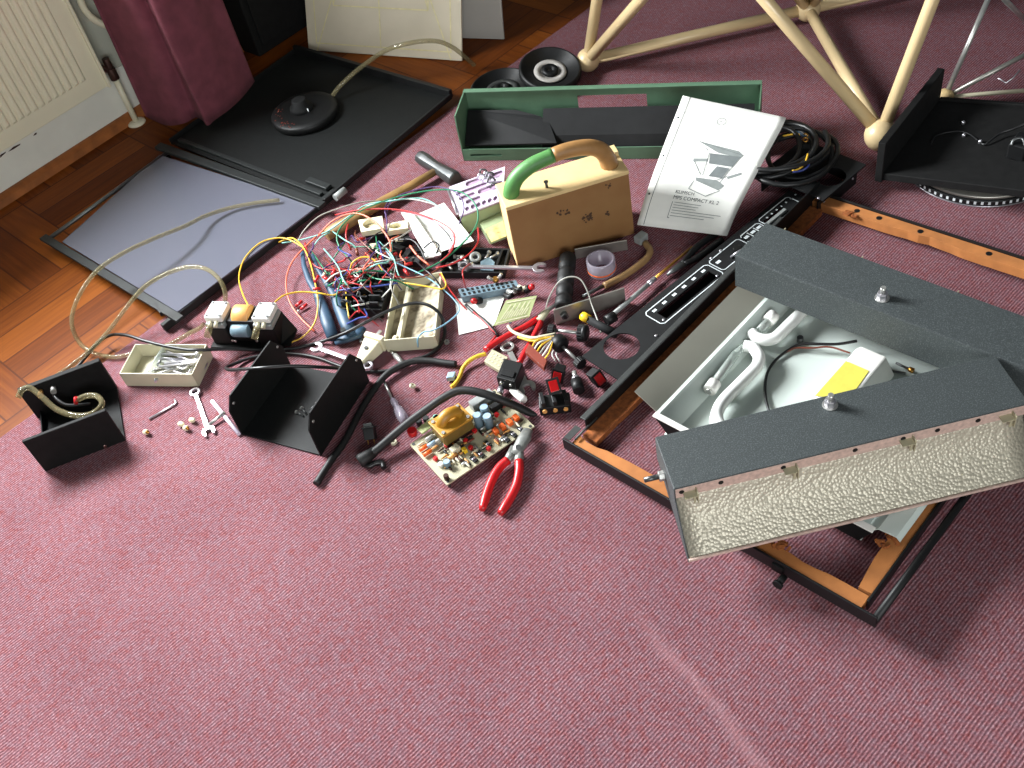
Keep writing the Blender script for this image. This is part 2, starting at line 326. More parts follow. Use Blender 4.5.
# the wall under the window, its window opening, skirting and wooden beading
def pq(loop, d): return [wp(s, d, z) for s, z in loop]
struct(MB().prism([pq([(-2.2, FZ), (2.6, FZ), (2.6, 2.5), (-2.2, 2.5)], 0), pq([(-.85, .82), (.55, .82), (.55, 1.85), (-.85, 1.85)], 0)], -WN*.24), 'wall_left', 'wall')
wf = MB()
for a, b, c, d in ((-.85, .55, .82, .86), (-.85, .55, 1.81, 1.85), (-.85, -.81, .82, 1.85), (.51, .55, .82, 1.85)):
    wf.box(wp(a, -.22, c), WD*(b-a), WN*.05, (0, 0, d-c))
w1 = struct(wf, 'window_1', 'skirt', .003)
P(MB().box(wp(-.9, -.2, .785), WD*1.5, WN*.31, (0, 0, .035)), 'window_sill', 'skirt', w1, .006)
bsb = struct(MB().prism([[wp(-2.2, 0, FZ), wp(-2.2, .018, FZ), wp(-2.2, .018, .125), wp(-2.2, .008, .14), wp(-2.2, 0, .14)]], WD*4.8), 'baseboard_left', 'skirt')
struct(MB().prism([[wp(-2.2, .0185, FZ), wp(-2.2, .040, FZ), wp(-2.2, .036, .012), wp(-2.2, .026, .020), wp(-2.2, .0185, .022)]], WD*4.8), 'trim_1', 'trimwood')
for pts in (((0, 158), (0, 155), (6, 151.5), (5.5, 153)), ((8, 152), (13, 147), (20.5, 143.5), (20, 145), (14, 149)), ((33, 136), (35, 133), (37, 132.5), (36.5, 134.5))):
    P(MB().add([AP(x, y, wp(0, .0186, 0), WN) for x, y in pts], [tuple(range(len(pts)))]), 'paint_chip', 'dullmetal', bsb)
CE = D(37.7); cdir = V((math.cos(CE), math.sin(CE), 0)); cn = V((math.sin(CE), -math.cos(CE), 0)); E0 = V((-1.073, 1.61, FZ+.0005))
S(MB().box(E0-cdir*.8, cdir*4.2, cn*3.4, (0, 0, -FZ-.0005)), 'carpet', 'carpet', 'maroon ribbed carpet laid over the wooden floor', 'carpet')

# ------------------------------------------------------------------ radiator, pipes, curtain
rd = .075; rc = AP(109, 86, wp(0, rd, 0), WN); rs = (rc-wp(0, 0, 0)).dot(WD); rz = rc.z
rad = T('radiator', 'cream ribbed panel radiator on the wall at upper left', 'radiator', wp(rs-.5, 0, FZ))
prof = []; s0, s1 = rs-1.0, rs
b = MB().box(wp(s0, rd-.012, rz), WD*1.0, WN*.010, (0, 0, .6))
s = s0+.03
while s < s1-.05:
    lo_, hi_ = rz+.045, rz+.56
    f = [wp(s, rd-.002, lo_), wp(s+.018, rd-.002, lo_), wp(s+.018, rd-.002, hi_), wp(s, rd-.002, hi_)]
    g = [wp(s+.005, rd+.0035, lo_+.008), wp(s+.013, rd+.0035, lo_+.008), wp(s+.013, rd+.0035, hi_-.008), wp(s+.005, rd+.0035, hi_-.008)]
    b.hexa(f, g); s += .0215
P(b, 'panel', 'radiator', rad, .002)
P(MB().box(wp(s1-.004, .02, rz-.002), WD*.008, WN*(rd-.012), (0, 0, .6)), 'end_rim', 'radiator', rad, .002)
vp = AP(113, 72, wp(0, rd-.03, 0), WN); pf = A(137, 123, FZ)
pb = V((pf.x, pf.y, vp.z-.005))
va = MB().cyl(pb-V((0, 0, .014)), pb+V((0, 0, .02)), .013, 10).cyl(pb+V((0, 0, .02)), pb+V((0, 0, .05)), .0105, 8).cyl(pb+V((0, 0, .01)), wp(rs, rd-.03, rz+.055), .009, 8)
P(va, 'valve', 'dullmetal', rad, .001)
P(MB().cyl(pf, pb-V((0, 0, .012)), .0085, 12), 'pipe', 'radiator', rad)
P(MB().lathe([(.026, 0), (.026, .004), (.018, .008), (.009, .009)], V((pf.x, pf.y, FZ)), n=20), 'pipe_collar', 'radiator', rad)
pp = [AP(x, y, wp(0, .05, 0), WN) for x, y in ((70, -30), (80, 0), (88, 14), (98, 22), (112, 27))]
pp = [pp[0]+V((0, 0, .2))]+pp
S(MB().tube(spl(pp, 5), .0095, 10), 'heating_pipe', 'radiator', 'bent cream heating pipe on the wall between radiator and curtain', 'pipe')
# curtain: folds hanging from a rail above the frame
cpts = [(146, 116, .03), (152, 119, .02), (168, 125, .015), (184, 123, .038), (196, 117, .04), (203, 120, .04), (208, 125, .038), (214, 120, .038), (228, 110, .038), (240, 99, .038), (250, 87, .04), (254, 81, .045)]
bl = spl([A(*p) for p in cpts], 5); N = len(bl); g = []
for j in range(25):
    t = j/24; row = []
    for i, p in enumerate(bl):
        u = i/(N-1); base = wp(.0, 0, 0)
        sft = .018*math.sin(u*19+1.0)*t + .006*math.sin(u*41+t*5)*math.sin(t*3.1) + .012*math.sin(t*9+u*6)*(1-t)*t
        q = p + WN*sft + V((0, 0, (2.3-p.z)*t**1.3)) + WD*(.05*(u-.5)*-t)
        row.append(q)
    g.append(row)
S(MB().grid(g), 'curtain', 'curtain', 'maroon cloth curtain hanging down to the floor beside the radiator', 'curtain', solid=.006)

# ------------------------------------------------------------------ back: cabinet, boards, tray, glass panel
k0 = A(259, 57, FZ+.001)+WN*.005
cab = T('cabinet', 'dark black cabinet standing by the wall behind the curtain', 'cabinet', k0)
P(MB().box(k0, WD*.42, -WN*.10, (0, 0, .5)), 'body', 'blackwood', cab, .004)
P(MB().box(k0+WD*.02+WN*.001+V((0, 0, .03)), WD*.38, WN*.008, (0, 0, .44)), 'front_panel', 'blackwood', cab, .003)
def leanboard(bl_, br_, h, tilt, m, nm, label, thick=.006):
    l0, r0 = A(*bl_, FZ), A(*br_, FZ); x = (r0-l0).normalized(); bk = V((-x.y, x.x, 0)); up = (V((0, 0, 1))*math.cos(tilt)+bk*math.sin(tilt)); nn = bk*math.cos(tilt)-V((0, 0, 1))*math.sin(tilt)
    l0 = l0+V((0, 0, thick*math.sin(tilt)+.0008))
    t = T(nm, label, 'board', (l0+r0)/2)
    P(MB().box(l0, x*(r0-l0).length, up*h, nn*thick), 'panel', m, t)
    return t, l0, x, up, nn, (r0-l0).length
t, l0, x, up, nn, L = leanboard((309, 51), (462, 62), .62, D(24), 'board', 'drawing_board', 'large cream board with yellow guide lines leaning at the back of the room')
yl = MB(); q = lambda a, b: l0+x*(a*L)+up*b-nn*.0003
for a, b in (((.06, .02), (.06, .6)), ((.935, .02), (.935, .6)), ((.06, .022), (.935, .022)), ((.49, .022), (.49, .6)), ((.19, .13), (.80, .13)), ((.06, .0), (.25, .23)), ((.935, .0), (.76, .23)), ((.19, .13), (.3, .3)), ((.80, .13), (.70, .3)), ((.8, .13), (.8, .6)), ((.19, .13), (.19, .6))):
    line(yl, q(*a), q(*b), .004, -nn)
P(yl, 'guide_line', 'yline', t)
leanboard((440, 38), (504, 40), .5, D(14), 'board2', 'plain_board', 'grey white board leaning behind the yellow lined board')

# black tray with raised edges
bc = [A(165, 141, .02), A(330, 202, .02), A(447, 96, .02), A(300, 51, .02)]
o0 = bc[0]; ux = ((bc[1]-bc[0])+(bc[2]-bc[3])).normalized(); vx = V((-ux.y, ux.x, 0)); cen = sum(bc, V((0, 0, 0)))/4
LU = ((bc[1]-bc[0]).length+(bc[2]-bc[3]).length)/2; LV = ((bc[3]-bc[0]).length+(bc[2]-bc[1]).length)/2
o0 = cen-ux*LU/2-vx*LV/2; tz = .012
tr = T('metal_tray', 'flat black sheet tray with raised edges on the floor behind the glass panel', 'tray', V((cen.x, cen.y, tz)))
tq = lambda a, b, z=0: V((o0.x, o0.y, tz+z))+ux*a+vx*b
P(MB().box(tq(0, 0), ux*LU, vx*LV, (0, 0, .004)), 'base', 'blackmetal', tr)
for nm, a, b, c, d, h in (('back_edge', 0, LV-.006, LU, .012, .022), ('side_edge', LU-.004, 0, .006, LV, .012), ('side_edge', -.002, 0, .006, LV, .012)):
    P(MB().box(tq(a, b, .004), ux*c, vx*d, (0, 0, h)), nm, 'black', tr, .001)
P(MB().box(tq(.02, .012, .004), ux*(LU-.05), vx*.012, (0, 0, .008)), 'front_strip', 'darkbar', tr, .001)
P(MB().box(tq(LU-.105, .035, .004), ux*.075, vx*.02, (0, 0, .010)), 'magnet_block', 'darkbar', tr, .002)
# round suction head with hose
dc = A(306, 116, .018)
dh = T('suction_head', 'round black disc with hub lying on the black tray', 'disc', dc)
P(MB().lathe([(.088, .0), (.092, .004), (.092, .016), (.088, .02), (.07, .021), (.03, .018)], dc, n=48), 'disc', 'black', dh)
hc = A(301, 107, .042)
P(MB().lathe([(.034, -.006), (.030, .006), (.022, .012), (.020, .024), (.016, .026)], V((hc.x, hc.y, .040)), n=28), 'hub', 'blackmatt', dh)
P(MB().box(A(308, 112, .045), (.003, .0, 0), (-.002, .014, 0), (0, 0, .003)), 'pointer', 'whiteink', dh)
sp = MB()
for i in range(26):
    a = D(150+rnd.random()*110); r_ = .062+rnd.random()*.024; c = dc+V((r_*math.cos(a), r_*math.sin(a), .0212)); sp.cbox(c, (.004, .002, .0006), Z(rnd.random()*6))
P(sp, 'worn_lettering', 'brown', dh, kind='stuff')
S(MB().tube(spl(Ls([(331, 98, .03), (340, 86, .05), (360, 68, .08), (385, 51, .11), (410, 43, .13), (435, 41, .12), (452, 47, .09), (465, 57, .05), (474, 65, .012)]), 6), .0062, 10), 'clear_hose', 'tube', 'clear yellowed hose arching from the black disc towards the cream board', 'hose')
# glass panel in a bar frame
gc = [A(45, 238, .02), A(179, 319, .02), A(323, 207, .02), A(166, 151, .02)]
gu = V((math.cos(D(-50.0)), math.sin(D(-50.0)), 0)); gv = V((-gu.y, gu.x, 0)); gz = .022
gl = T('glass_screen', 'frosted glass panel framed by dark bars lying half on the wooden floor', 'panel', V((sum(p.x for p in gc)/4, sum(p.y for p in gc)/4, FZ)))
def gp(p, z=gz): return A(p[0], p[1], z)
def bar(p, q, wd, ht, z, nm, m, par, ext=0, bev=.0015):
    a, b_ = gp(p, z), gp(q, z); d = (b_-a).normalized(); k = V((-d.y, d.x, 0)); a -= d*ext; b_ += d*ext
    return P(MB().box(a-k*wd/2, b_-a, k*wd, (0, 0, ht)), nm, m, par, bev)
bar((45, 239), (180, 320), .021, .008, gz, 'front_bar', 'darkbar', gl, .005)
bar((160, 148), (322, 207), .024, .010, gz+.002, 'back_bar', 'darkbar', gl, .005)
P(MB().tube([gp((50, 238), .024), gp((171, 150), .024)], .0055, 8), 'rod', 'darksteel', gl)
bar((165, 331), (336, 196), .012, .020, .004, 'rail', 'darkbar', gl, .0)
P(MB().tube([gp((335, 198), .022), gp((345, 190), .022)], .009, 10), 'rail_end', 'grey', gl)
fr_ = [(63, 243), (178, 313), (318, 207), (160, 156)]
P(MB().prism([[gp(p, .0225) for p in fr_]], (0, 0, .004)), 'pane', 'sheet', gl)
for p in ((57, 247), (172, 317), (310, 206), (168, 156)):
    c = gp(p, .0); P(MB().cyl(V((c.x, c.y, .0004 if p[0] > 170 else FZ+.0004)), V((c.x, c.y, gz)), .007, 10), 'foot', 'black', gl)
bar((157, 306), (163, 316), .008, .012, gz-.004, 'clip', 'black', gl)
# hoses over the glass
S(MB().tube(spl(Ls([(279, 200, .036), (255, 203, .036), (230, 208, .038), (205, 216, .05), (185, 226, .07), (155, 238, .09), (125, 252, .10), (100, 268, .10), (84, 287, .09), (74, 308, .07), (72, 325, .05), (79, 342, .02), (92, 352, .008), (112, 357, .007), (132, 354, .007), (150, 350, .007), (170, 344, .008), (190, 333, .018), (200, 328, .035), (204, 324, .045)]), 6), .0050, 10), 'clear_hose', 'tube', 'long clear hose looping from the glass panel to the twin headed pump', 'hose')
S(MB().tube(spl(Ls([(225, 303, .07), (225, 292, .09), (219, 279, .11), (206, 269, .12), (188, 267, .12), (168, 273, .11), (148, 284, .10), (134, 298, .08), (120, 316, .06), (106, 334, .04), (88, 352, .024), (68, 368, .020), (50, 380, .012)]), 6), .0050, 10), 'clear_hose', 'tube', 'clear hose arching from the left pump head down over the wooden floor', 'hose')

# ------------------------------------------------------------------ angle box with its own tube
ab = T('angle_box', 'black open sheet metal box holding a bent tube at the far left', 'box', A(86, 428))
f0, f1, b1 = A(45.5, 472), A(126, 441), A(125, 383); fx = (f1-f0).normalized(); fyv = V((-fx.y, fx.x, 0)); dp = (b1-f1).dot(fyv); ln = (f1-f0).length
bb0 = f0+fyv*dp
P(MB().box(f0+V((0, 0, .001)), fx*ln, fyv*dp, (0, 0, .004)), 'base', 'blackmatt', ab, .001)
P(MB().box(f0+V((0, 0, .001)), fx*ln, fyv*.008, (0, 0, .094)), 'front_wall', 'blackwood', ab, .0015)
P(MB().box(bb0-fyv*.012+V((0, 0, .001))-fx*.006, fx*(ln+.006), fyv*.012, (0, 0, .088)), 'back_wall', 'blackwood', ab, .0015)
P(MB().box(f0+fx*.006+V((0, 0, .004)), fx*.003, fyv*dp, (0, 0, .016)), 'side_flange', 'blackmatt', ab, .001)
S(MB().tube(spl(Ls([(18, 398, .085), (22, 390, .092), (30, 388, .09), (42, 397, .075), (56, 409, .055), (72, 415, .045), (88, 415, .045), (99, 409, .05), (102, 402, .055), (96, 396, .06), (86, 396, .06), (77, 400, .055)]), 6), .0062, 10), 'clear_hose', 'tube', 'short clear hose curled inside the black open box at the far left', 'hose')
for x_, y_, z_, m in ((40, 390, .07, 'copper'), (53, 386, .07, 'steel')):
    c = A(x_, y_, z_); P(MB().cyl(c, c-fyv*.02+V((0, 0, 0)), .006, 10), 'fitting', m, ab)
P(MB().tube(Ls([(76, 404, .05), (76, 397, .062)]), .0045, 8), 'red_fitting', 'red', ab)
P(MB().tube(spl(Ls([(52, 388, .065), (56, 398, .06), (66, 405, .05), (80, 405, .04), (90, 404, .03)]), 5), .004, 8), 'inner_cable', 'cable', ab)
for x_, y_ in ((88, 426), (105, 446)):
    c = A(x_, y_, .05); P(MB().cyl(V((c.x, c.y, c.z)), V((c.x, c.y, c.z))-fyv*.003, .003, 8), 'screw', 'dullmetal', ab)

# ------------------------------------------------------------------ bent steel U channel
uc = T('metal_channel', 'black U shaped sheet metal channel with tall side plates on the carpet', 'channel', A(305, 405))
u0, u1 = A(242, 435), A(320.7, 456); b0_, b1_ = A(291, 366), A(369, 381); bx = (u1-u0).normalized()
P(MB().prism([[p+V((0, 0, .001)) for p in (u0, u1, b1_, b0_)]], (0, 0, .003)), 'base', 'blackmetal', uc)
def plate(a, b_, h, nm):
    d = (b_-a); up = V((0, 0, h)); k = bx*.003
    lp_ = [a, b_, b_+up*.62, b_-d*.12+up, a+d*.10+up, a+up*.72]
    lp_ = [p+V((0, 0, .001))-k/2 for p in lp_]
    pl = P(MB().prism([lp_], k), nm, 'blackmetal', uc)
    n_ = bx
    for q_ in (a+d*.09+up*.80, b_-d*.07+up*.74):
        P(MB().cyl(q_-n_*.003, q_+n_*.003, .003, 8), 'screw', 'steel', uc)
plate(u0, b0_, .098, 'left_plate'); plate(u1, b1_, .105, 'right_plate')
scr = None
for x_, y_, a in ((300, 414, 2.3), (304, 411, 2.0), (313, 407, .7)):
    if not scr:
        c = A(x_, y_, .0065)
        scr = T('screw', 'one of three small black screws lying in the U channel', 'screw', c, 'loose screws in the channel')
        P(MB().cyl(c-V((.009, 0, 0)), c+V((.009, 0, 0)), .0018, 8), 'shank', 'darksteel', scr); P(MB().cyl(c+V((.009, 0, 0)), c+V((.012, 0, 0)), .0038, 10), 'head', 'steel', scr)
        scr.rotation_euler.z = a
    else: dup(scr, A(x_, y_, .0065), a)
# ------------------------------------------------------------------ large black frame with wooden rails
F0 = A(564, 449); UA = D(-51.7); U = V((math.cos(UA), math.sin(UA), 0)); W = V((-U.y, U.x, 0))
def fq(a, b, z=0): return F0+U*a+W*b+V((0, 0, z))
FL, FV = .622, .848
FP1, FP2 = A(875, 629, .034), fq(0, FV)
def ff(a, b, z=0): return F0+(FP1-F0)*(a/FL)+(FP2-F0)*(b/FV)+V((0, 0, z))   # the frame, propped up along its right rail
fr = T('wooden_frame', 'large black edged open frame of raw brown board lying on the carpet', 'frame', ff(FL/2, FV/2))
def fb(a0, a1, b0, b1, z0, z1, nm, m, bev=.001): return P(MB().box(ff(a0, b0, z0), ff(a1, b0, z0)-ff(a0, b0, z0), ff(a0, b1, z0)-ff(a0, b0, z0), (0, 0, z1-z0)), nm, m, fr, bev)
for b in (.46, .95): P(MB().box(fq(.585, FV*b, .001), U*.03, W*.05, (0, 0, .032)), 'foot', 'black', fr, .002)
fb(0, FL, 0, .004, .002, .030, 'edge_strip', 'black'); fb(0, .595, FV-.004, FV, .002, .030, 'edge_strip', 'black')
fb(.595, .599, .02, FV, .002, .028, 'edge_strip', 'black')
fb(.014, .018, .05, FV-.02, .002, .045, 'side_plate', 'black'); fb(.004, .018, .05, FV-.13, .041, .045, 'side_plate', 'greybar')
fb(.020, .023, .60, FV-.004, .004, .060, 'end_plate', 'black')
P(MB().tube([ff(FL-.004, .002, .018)]+[ff(FL-.004+.004*math.sin(i*.5), .002+i*.12, .018+.002*math.sin(i)) for i in range(1, 8)], .0065, 8), 'outer_rail', 'black', fr)
def rail(a0, b0, a1, b1, wd, z0, z1, seed, m='mdf'):   # raw board with a torn inner edge
    r = random.Random(seed); p, q = V((a0, b0)), V((a1, b1)); d = (q-p); k = V((-d.y, d.x)).normalized(); n = 26; out = []
    for i in range(n+1):
        t = i/n; tear = max(0, math.sin(t*9+seed))**3*.008*(r.random()+.2)
        out.append((p+d*t)+k*(wd-tear))
    lp_ = [ff(p.x, p.y, z0), ff(q.x, q.y, z0)]+[ff(o.x, o.y, z0) for o in reversed(out)]
    return P(MB().prism([lp_], (0, 0, z1-z0)), 'rail', m, fr, .0015)
rail(.018, .0045, .594, .0045, .026, .004, .025, 1); rail(.594, .036, .594, FV-.036, .028, .004, .025, 2)
rail(.594, FV-.0045, .018, FV-.0045, .027, .004, .025, 3); rail(.0185, FV-.04, .0185, .036, .034, .004, .018, 5, 'mdfdark')
tb = MB(); r = random.Random(4)
for a, b in ((.42, .034), (.435, .033), (.445, .036), (.41, .033), (.565, .125), (.57, .14), (.562, .15), (.10, FV-.034), (.12, FV-.036)):
    for k in range(4):
        c = ff(a+r.uniform(-.008, .008), b+r.uniform(-.006, .006), .026); tb.cbox(c, (r.uniform(.006, .016), r.uniform(.003, .008), .004), Z(r.random()*6) @ Matrix.Rotation(r.uniform(-.5, .5), 3, 'X'))
P(tb, 'torn_edge', 'mdfdark', fr, kind='stuff')
for a in (.12, .17, .26, .4): P(MB().cyl(ff(a, FV-.018, .0245), ff(a, FV-.018, .0258), .006, 12), 'screw_hole', 'black', fr)
c = A(783, 578, .040); P(MB().cyl(c+W*.004, c-W*.012, .006, 12).cyl(c-W*.012, c-W*.017, .0085, 12), 'catch', 'blackmetal', fr)
P(MB().box(ff(.445, -.004, .006), U*.02, W*.004, (0, 0, .018)), 'catch_plate', 'blackmetal', fr, .001)
P(MB().box(ff(.001, .004, .0301), U*.014, W*.034, (0, 0, .002)), 'corner_plate', 'greybar', fr)
P(MB().tube([ff(.022, .012, .031), ff(.022, .075, .031)], .002, 6), 'hinge_pin', 'greybar', fr)

# ------------------------------------------------------------------ light tray with lamps
lt = T('light_tray', 'pale green metal light tray with bent white lamps inside the frame', 'light fitting', fq(.35, .37, .018))
tv0, tv1 = .118, .64
def tb_(a0, a1, b0, b1, z0, z1, nm, m, bev=.001, par=None): return P(MB().box(fq(a0, b0, z0), U*(a1-a0), W*(b1-b0), (0, 0, z1-z0)), nm, m, par or lt, bev)
tb_(.142, .532, tv0, tv1, .020, .023, 'base', 'tray')
def strip(pts, nm, m, b0=tv0, b1=tv1): # bent sheet: section in (u, z)
    return P(MB().prism([[fq(a, b0, z) for a, z in pts]+[fq(a, b0, z-.002) for a, z in reversed(pts)]], W*(b1-b0)), nm, m, lt)
strip([(.072, .084), (.120, .058)], 'left_flange', 'flange', tv0+.012, tv1)
strip([(.1195, .0585), (.128, .062), (.130, .057), (.156, .0235)], 'left_side', 'tray')
strip([(.528, .0235), (.546, .056), (.554, .066), (.584, .069), (.591, .062)], 'right_flange', 'tray', tv0+.006, tv1)
P(MB().prism([[fq(a, tv0-.002, z) for a, z in ((.126, .060), (.160, .020), (.528, .020), (.548, .060))]], W*.004), 'end_wall', 'blackmetal', lt)
P(MB().box(fq(.121, tv0-.003, .060), U*.428+V((0, 0, -.001)), W*.012, (0, 0, .003)), 'end_rim', 'white', lt, .0008)
def lamp(px, cap, clr):
    t = P(MB().tube(spl([A(*p, .045) for p in px], 6), .0115, 14), 'lamp', 'lampwhite', lt)
    a, b = A(*cap[0], .045), A(*cap[1], .045); d = (b-a).normalized()
    P(MB().cyl(a-d*.010, a+d*.012, .0125, 12), 'end_cap', 'white', t)
    P(MB().cyl(a-d*.014, a-d*.010, .006, 10), 'contact', 'steel', t)
    P(MB().cyl(a+d*.012, b, .0085, 12), 'glass_end', 'glassy', t)
    P(MB().cyl(a+d*.014, a+(b-a)*.78, .0045, 8), 'electrode', 'dullmetal', t)
    P(MB().cyl(b, A(*px[0], .045), .007, 10), 'glass_bridge', 'glassy', t)
lamp([(744, 346), (753, 348), (759, 357), (757, 366), (750, 374), (742, 382), (734, 390), (726, 398), (719, 408), (717, 418), (723, 430), (735, 440), (760, 440), (800, 420)], ((712, 387), (735, 354)), 1)
lamp([(751, 333), (757, 338), (766, 340), (775, 338), (782, 332), (788, 326), (795, 319), (802, 312), (812, 300), (830, 290)], ((771, 318), (759, 331)), 1)
P(MB().cyl(fq(.205, .185, .023), fq(.205, .185, .045), .009, 10), 'lamp_clip', 'white', lt)
P(MB().cyl(fq(.22, .445, .023), fq(.22, .445, .035), .006, 10), 'lamp_clip', 'darksteel', lt)
bl_ = P(MB().prism([[fq(.322, .20, .0235), fq(.405, .20, .0235), fq(.398, .20, .036), fq(.384, .20, .060), fq(.334, .20, .060), fq(.326, .20, .050)]], W*.262), 'ballast', 'white', lt, .003)
P(MB().prism([[A(846, 361, .0604), A(869, 371, .0604), A(857, 388, .0604), A(845, 399, .0604), A(815, 396, .0604)]], (0, 0, .0006)), 'label', 'yellow', bl_)
P(MB().cyl(fq(.395, .462, .030), fq(.420, .470, .030), .0025, 8), 'terminal', 'darksteel', bl_)
c = A(909, 369, .035); P(MB().cyl(A(896, 363, .035), c, .0022, 8), 'pin', 'darksteel', lt); P(MB().cyl(c, c+(c-A(896, 363, .035)).normalized()*.009, .005, 8), 'pin_end', 'brass', lt)
P(MB().cyl(A(734, 348, .030)-U*.001, A(734, 348, .030)+U*.001, .004, 8), 'rivet', 'darksteel', lt)
P(MB().tube(spl(Ls([(857, 341, .05), (838, 344, .045), (818, 344, .04), (801, 344, .035), (787, 351, .03), (775, 361, .028), (767, 374, .028), (765, 391, .028), (768, 408, .030), (776, 425, .03)]), 6), .0028, 8), 'lead', 'cable', lt)
P(MB().tube(spl(Ls([(850, 353, .045), (830, 347, .04), (812, 348, .035), (796, 348, .032), (786, 352, .03)]), 6), .0018, 8), 'lead', 'wbrown', lt)

# ------------------------------------------------------------------ two lamp housings
def housing(bl0, x, y, L, wd, h, bk, fwd, label, stud):   # bl0: back left top corner, x along, y from back to front
    t = T('lamp_housing', label, 'lamp housing', V((bl0.x, bl0.y, bl0.z-h))+x*L/2+y*wd/2)
    q = lambda a, b, z: bl0+x*a+y*b+V((0, 0, z))
    P(MB().box(q(0, 0, -.003), x*L, y*wd, (0, 0, .003)), 'top_panel', 'crackle', t, .0012)
    P(MB().box(q(0, 0, -bk), x*L, y*.003, (0, 0, bk-.003)), 'back_panel', 'crackle', t, .0012)
    P(MB().box(q(.002, wd-.004, -.026), x*(L-.004), y*.0035, (0, 0, .0228)), 'lip', 'pink', t, .0008)
    lp_ = MB(); g = []
    R0, R1 = V((.012, -.006)), V((wd+fwd, -h)); n = 14   # curved reflector section
    pr_ = spl([V((wd-.004+(fwd+.004)*t-.010*math.sin(math.pi*t), -.0262-(h-.0262)*t, 0)) for t in (0, .25, .5, .75, 1)], 5)
    for p in pr_: g.append([q(.003+(L-.006)*i/16, p.x, p.y) for i in range(17)])
    P(lp_.grid(g), 'reflector', 'hammered', t, solid=.0012)
    P(MB().box(q(.001, wd+fwd-.001, -h-.001), x*(L-.002), y*.004, (0, 0, .005)), 'bottom_lip', 'pink', t, .0008)
    P(MB().prism([[q(0, .003, -bk), q(0, wd+fwd-.003, -h-.0045), q(0, wd+fwd-.003, -h-.0025), q(0, .003, -bk+.002)]], x*L), 'under_panel', 'blackmetal', t)
    for a in (0, L-.002):
        P(MB().prism([[q(a, 0, -.003), q(a, wd, -.003), q(a, wd+.002, -.03), q(a, wd+fwd+.002, -h-.003), q(a, wd+fwd-.008, -h-.003), q(a, 0, -bk)]], x*.002), 'end_plate', 'crackle', t)
    for a in (.03, .19, L-.19, L-.03):
        k = MB().box(q(a-.016, wd-.001, -.016), x*.020, y*.014, (0, 0, .0015)).box(q(a+.004, wd-.001, -.034), x*.0015, y*.014, (0, 0, .026)).box(q(a-.002, wd+.009, -.034), x*.004, y*.0015, (0, 0, .018))
        P(k, 'lamp_clip', 'pcb', t)
    for a in (.012, .075, .175, .29, L-.20, L-.145, L-.08): P(MB().cyl(q(a, wd-.0006, -.012), q(a, wd+.0004, -.012), .0042, 10), 'punched_hole', 'black', t)
    c = stud-V((0, 0, stud.z-bl0.z)); nt = P(MB().cyl(c, c+V((0, 0, .013)), .0095, 6, smooth=False), 'nut', 'chrome', t, .0012)
    P(MB().cyl(c, c+V((0, 0, .0015)), .0125, 20), 'washer', 'steel', nt); P(MB().cyl(c+V((0, 0, .013)), c+V((0, 0, .025)), .0048, 12), 'stud', 'steel', nt)
    return t, q
z1 = .172
a, b_ = A(735, 255, z1), A(1024, 362, z1); x1 = (b_-a).normalized(); x1 = (x1+U).normalized(); y1 = V((-x1.y, x1.x, 0))
housing(a, x1, y1, .56, .108, .086, .078, .03, 'long dark grey lamp housing lying across the far end of the light tray', A(882, 298, z1))
z2 = .176
a, b_, c_ = A(655, 437, z2), A(995, 355, z2), A(671, 490, z2); x2 = (b_-a).normalized(); y2 = V((x2.y, -x2.x, 0)); wd = (c_-a).dot(y2)
bo = A(683, 562, .070); h2 = z2-.070; fw2 = (bo-a).dot(y2)-wd
h2t, q2 = housing(a, x2, y2, (b_-a).length, wd, h2, .055, fw2, 'long dark grey lamp housing with hammered reflector facing the viewer', A(830, 405, z2))
c = q2(0, wd*.45, -.04); nt = P(MB().cyl(c, c-x2*.010, .009, 6, smooth=False), 'side_nut', 'steel', h2t, .001); P(MB().cyl(c-x2*.010, c-x2*.034, .0045, 12), 'side_stud', 'darksteel', nt)

# ------------------------------------------------------------------ control panel with white printing
pz = .030
pA, pB, pC = A(582, 356, pz), A(615.5, 378, pz), A(786, 192.5, pz)
px_ = (pC-pA).normalized(); py_ = V((px_.y, -px_.x, 0)); pl_ = (pC-pA).length+.01; pwf = lambda t: (-.004+.015*t/pl_-(pA+px_*t-F0).dot(U))/py_.dot(U); pw = pwf(0)
def cq(a, b, z=0): return V((pA.x, pA.y, pz))+px_*a+py_*b+V((0, 0, z))
def cl(px, py): d = A(px, py, pz)-pA; return d.dot(px_), d.dot(py_)
cp = T('control_panel', 'long black control panel with white line printing beside the frame', 'control panel', cq(pl_/2, pw/2, -pz))
hc_ = cl(621.7, 346); h1 = cl(630, 330)
rad_ = .036
hole = [cq(hc_[0]+rad_*math.cos(t*math.pi/16), hc_[1]+rad_*math.sin(t*math.pi/16), -.003) for t in range(32)]
t2, t3, t4 = pwf(s1+.10)-.004, pwf(s1+.165)-.004, pwf(pl_-.035)-.004
def rect(a0, a1, b0, b1, z): return [cq(a0, b0, z), cq(a1, b0, z), cq(a1, b1, z), cq(a0, b1, z)]
o1 = [cl(*p) for p in ((644, 314), (705, 263.6), (728, 274), (664, 327))]
s0, s1 = o1[0][0], o1[1][0]; t0 = o1[0][1]; t1 = pwf(s1)-.006
sl = rect(s0+.018, s1-.012, t0+.018, t1-.006, -.003)
sl2 = rect(s1+.03, s1+.055, t0+.03, t0+.055, -.003)
sl3 = rect(pl_-.13, pl_-.055, t4-.026, t4-.005, -.003)
P(MB().prism([[cq(0, 0, -.003), cq(pl_, 0, -.003), cq(pl_, pwf(pl_), -.003), cq(0, pw, -.003)], hole, sl, sl3], (0, 0, .003)), 'face', 'blackmatt', cp)
P(MB().box(cq(.18, .0005, -.027), px_*(pl_-.18), py_*.003, (0, 0, .024)), 'side_wall', 'black', cp)
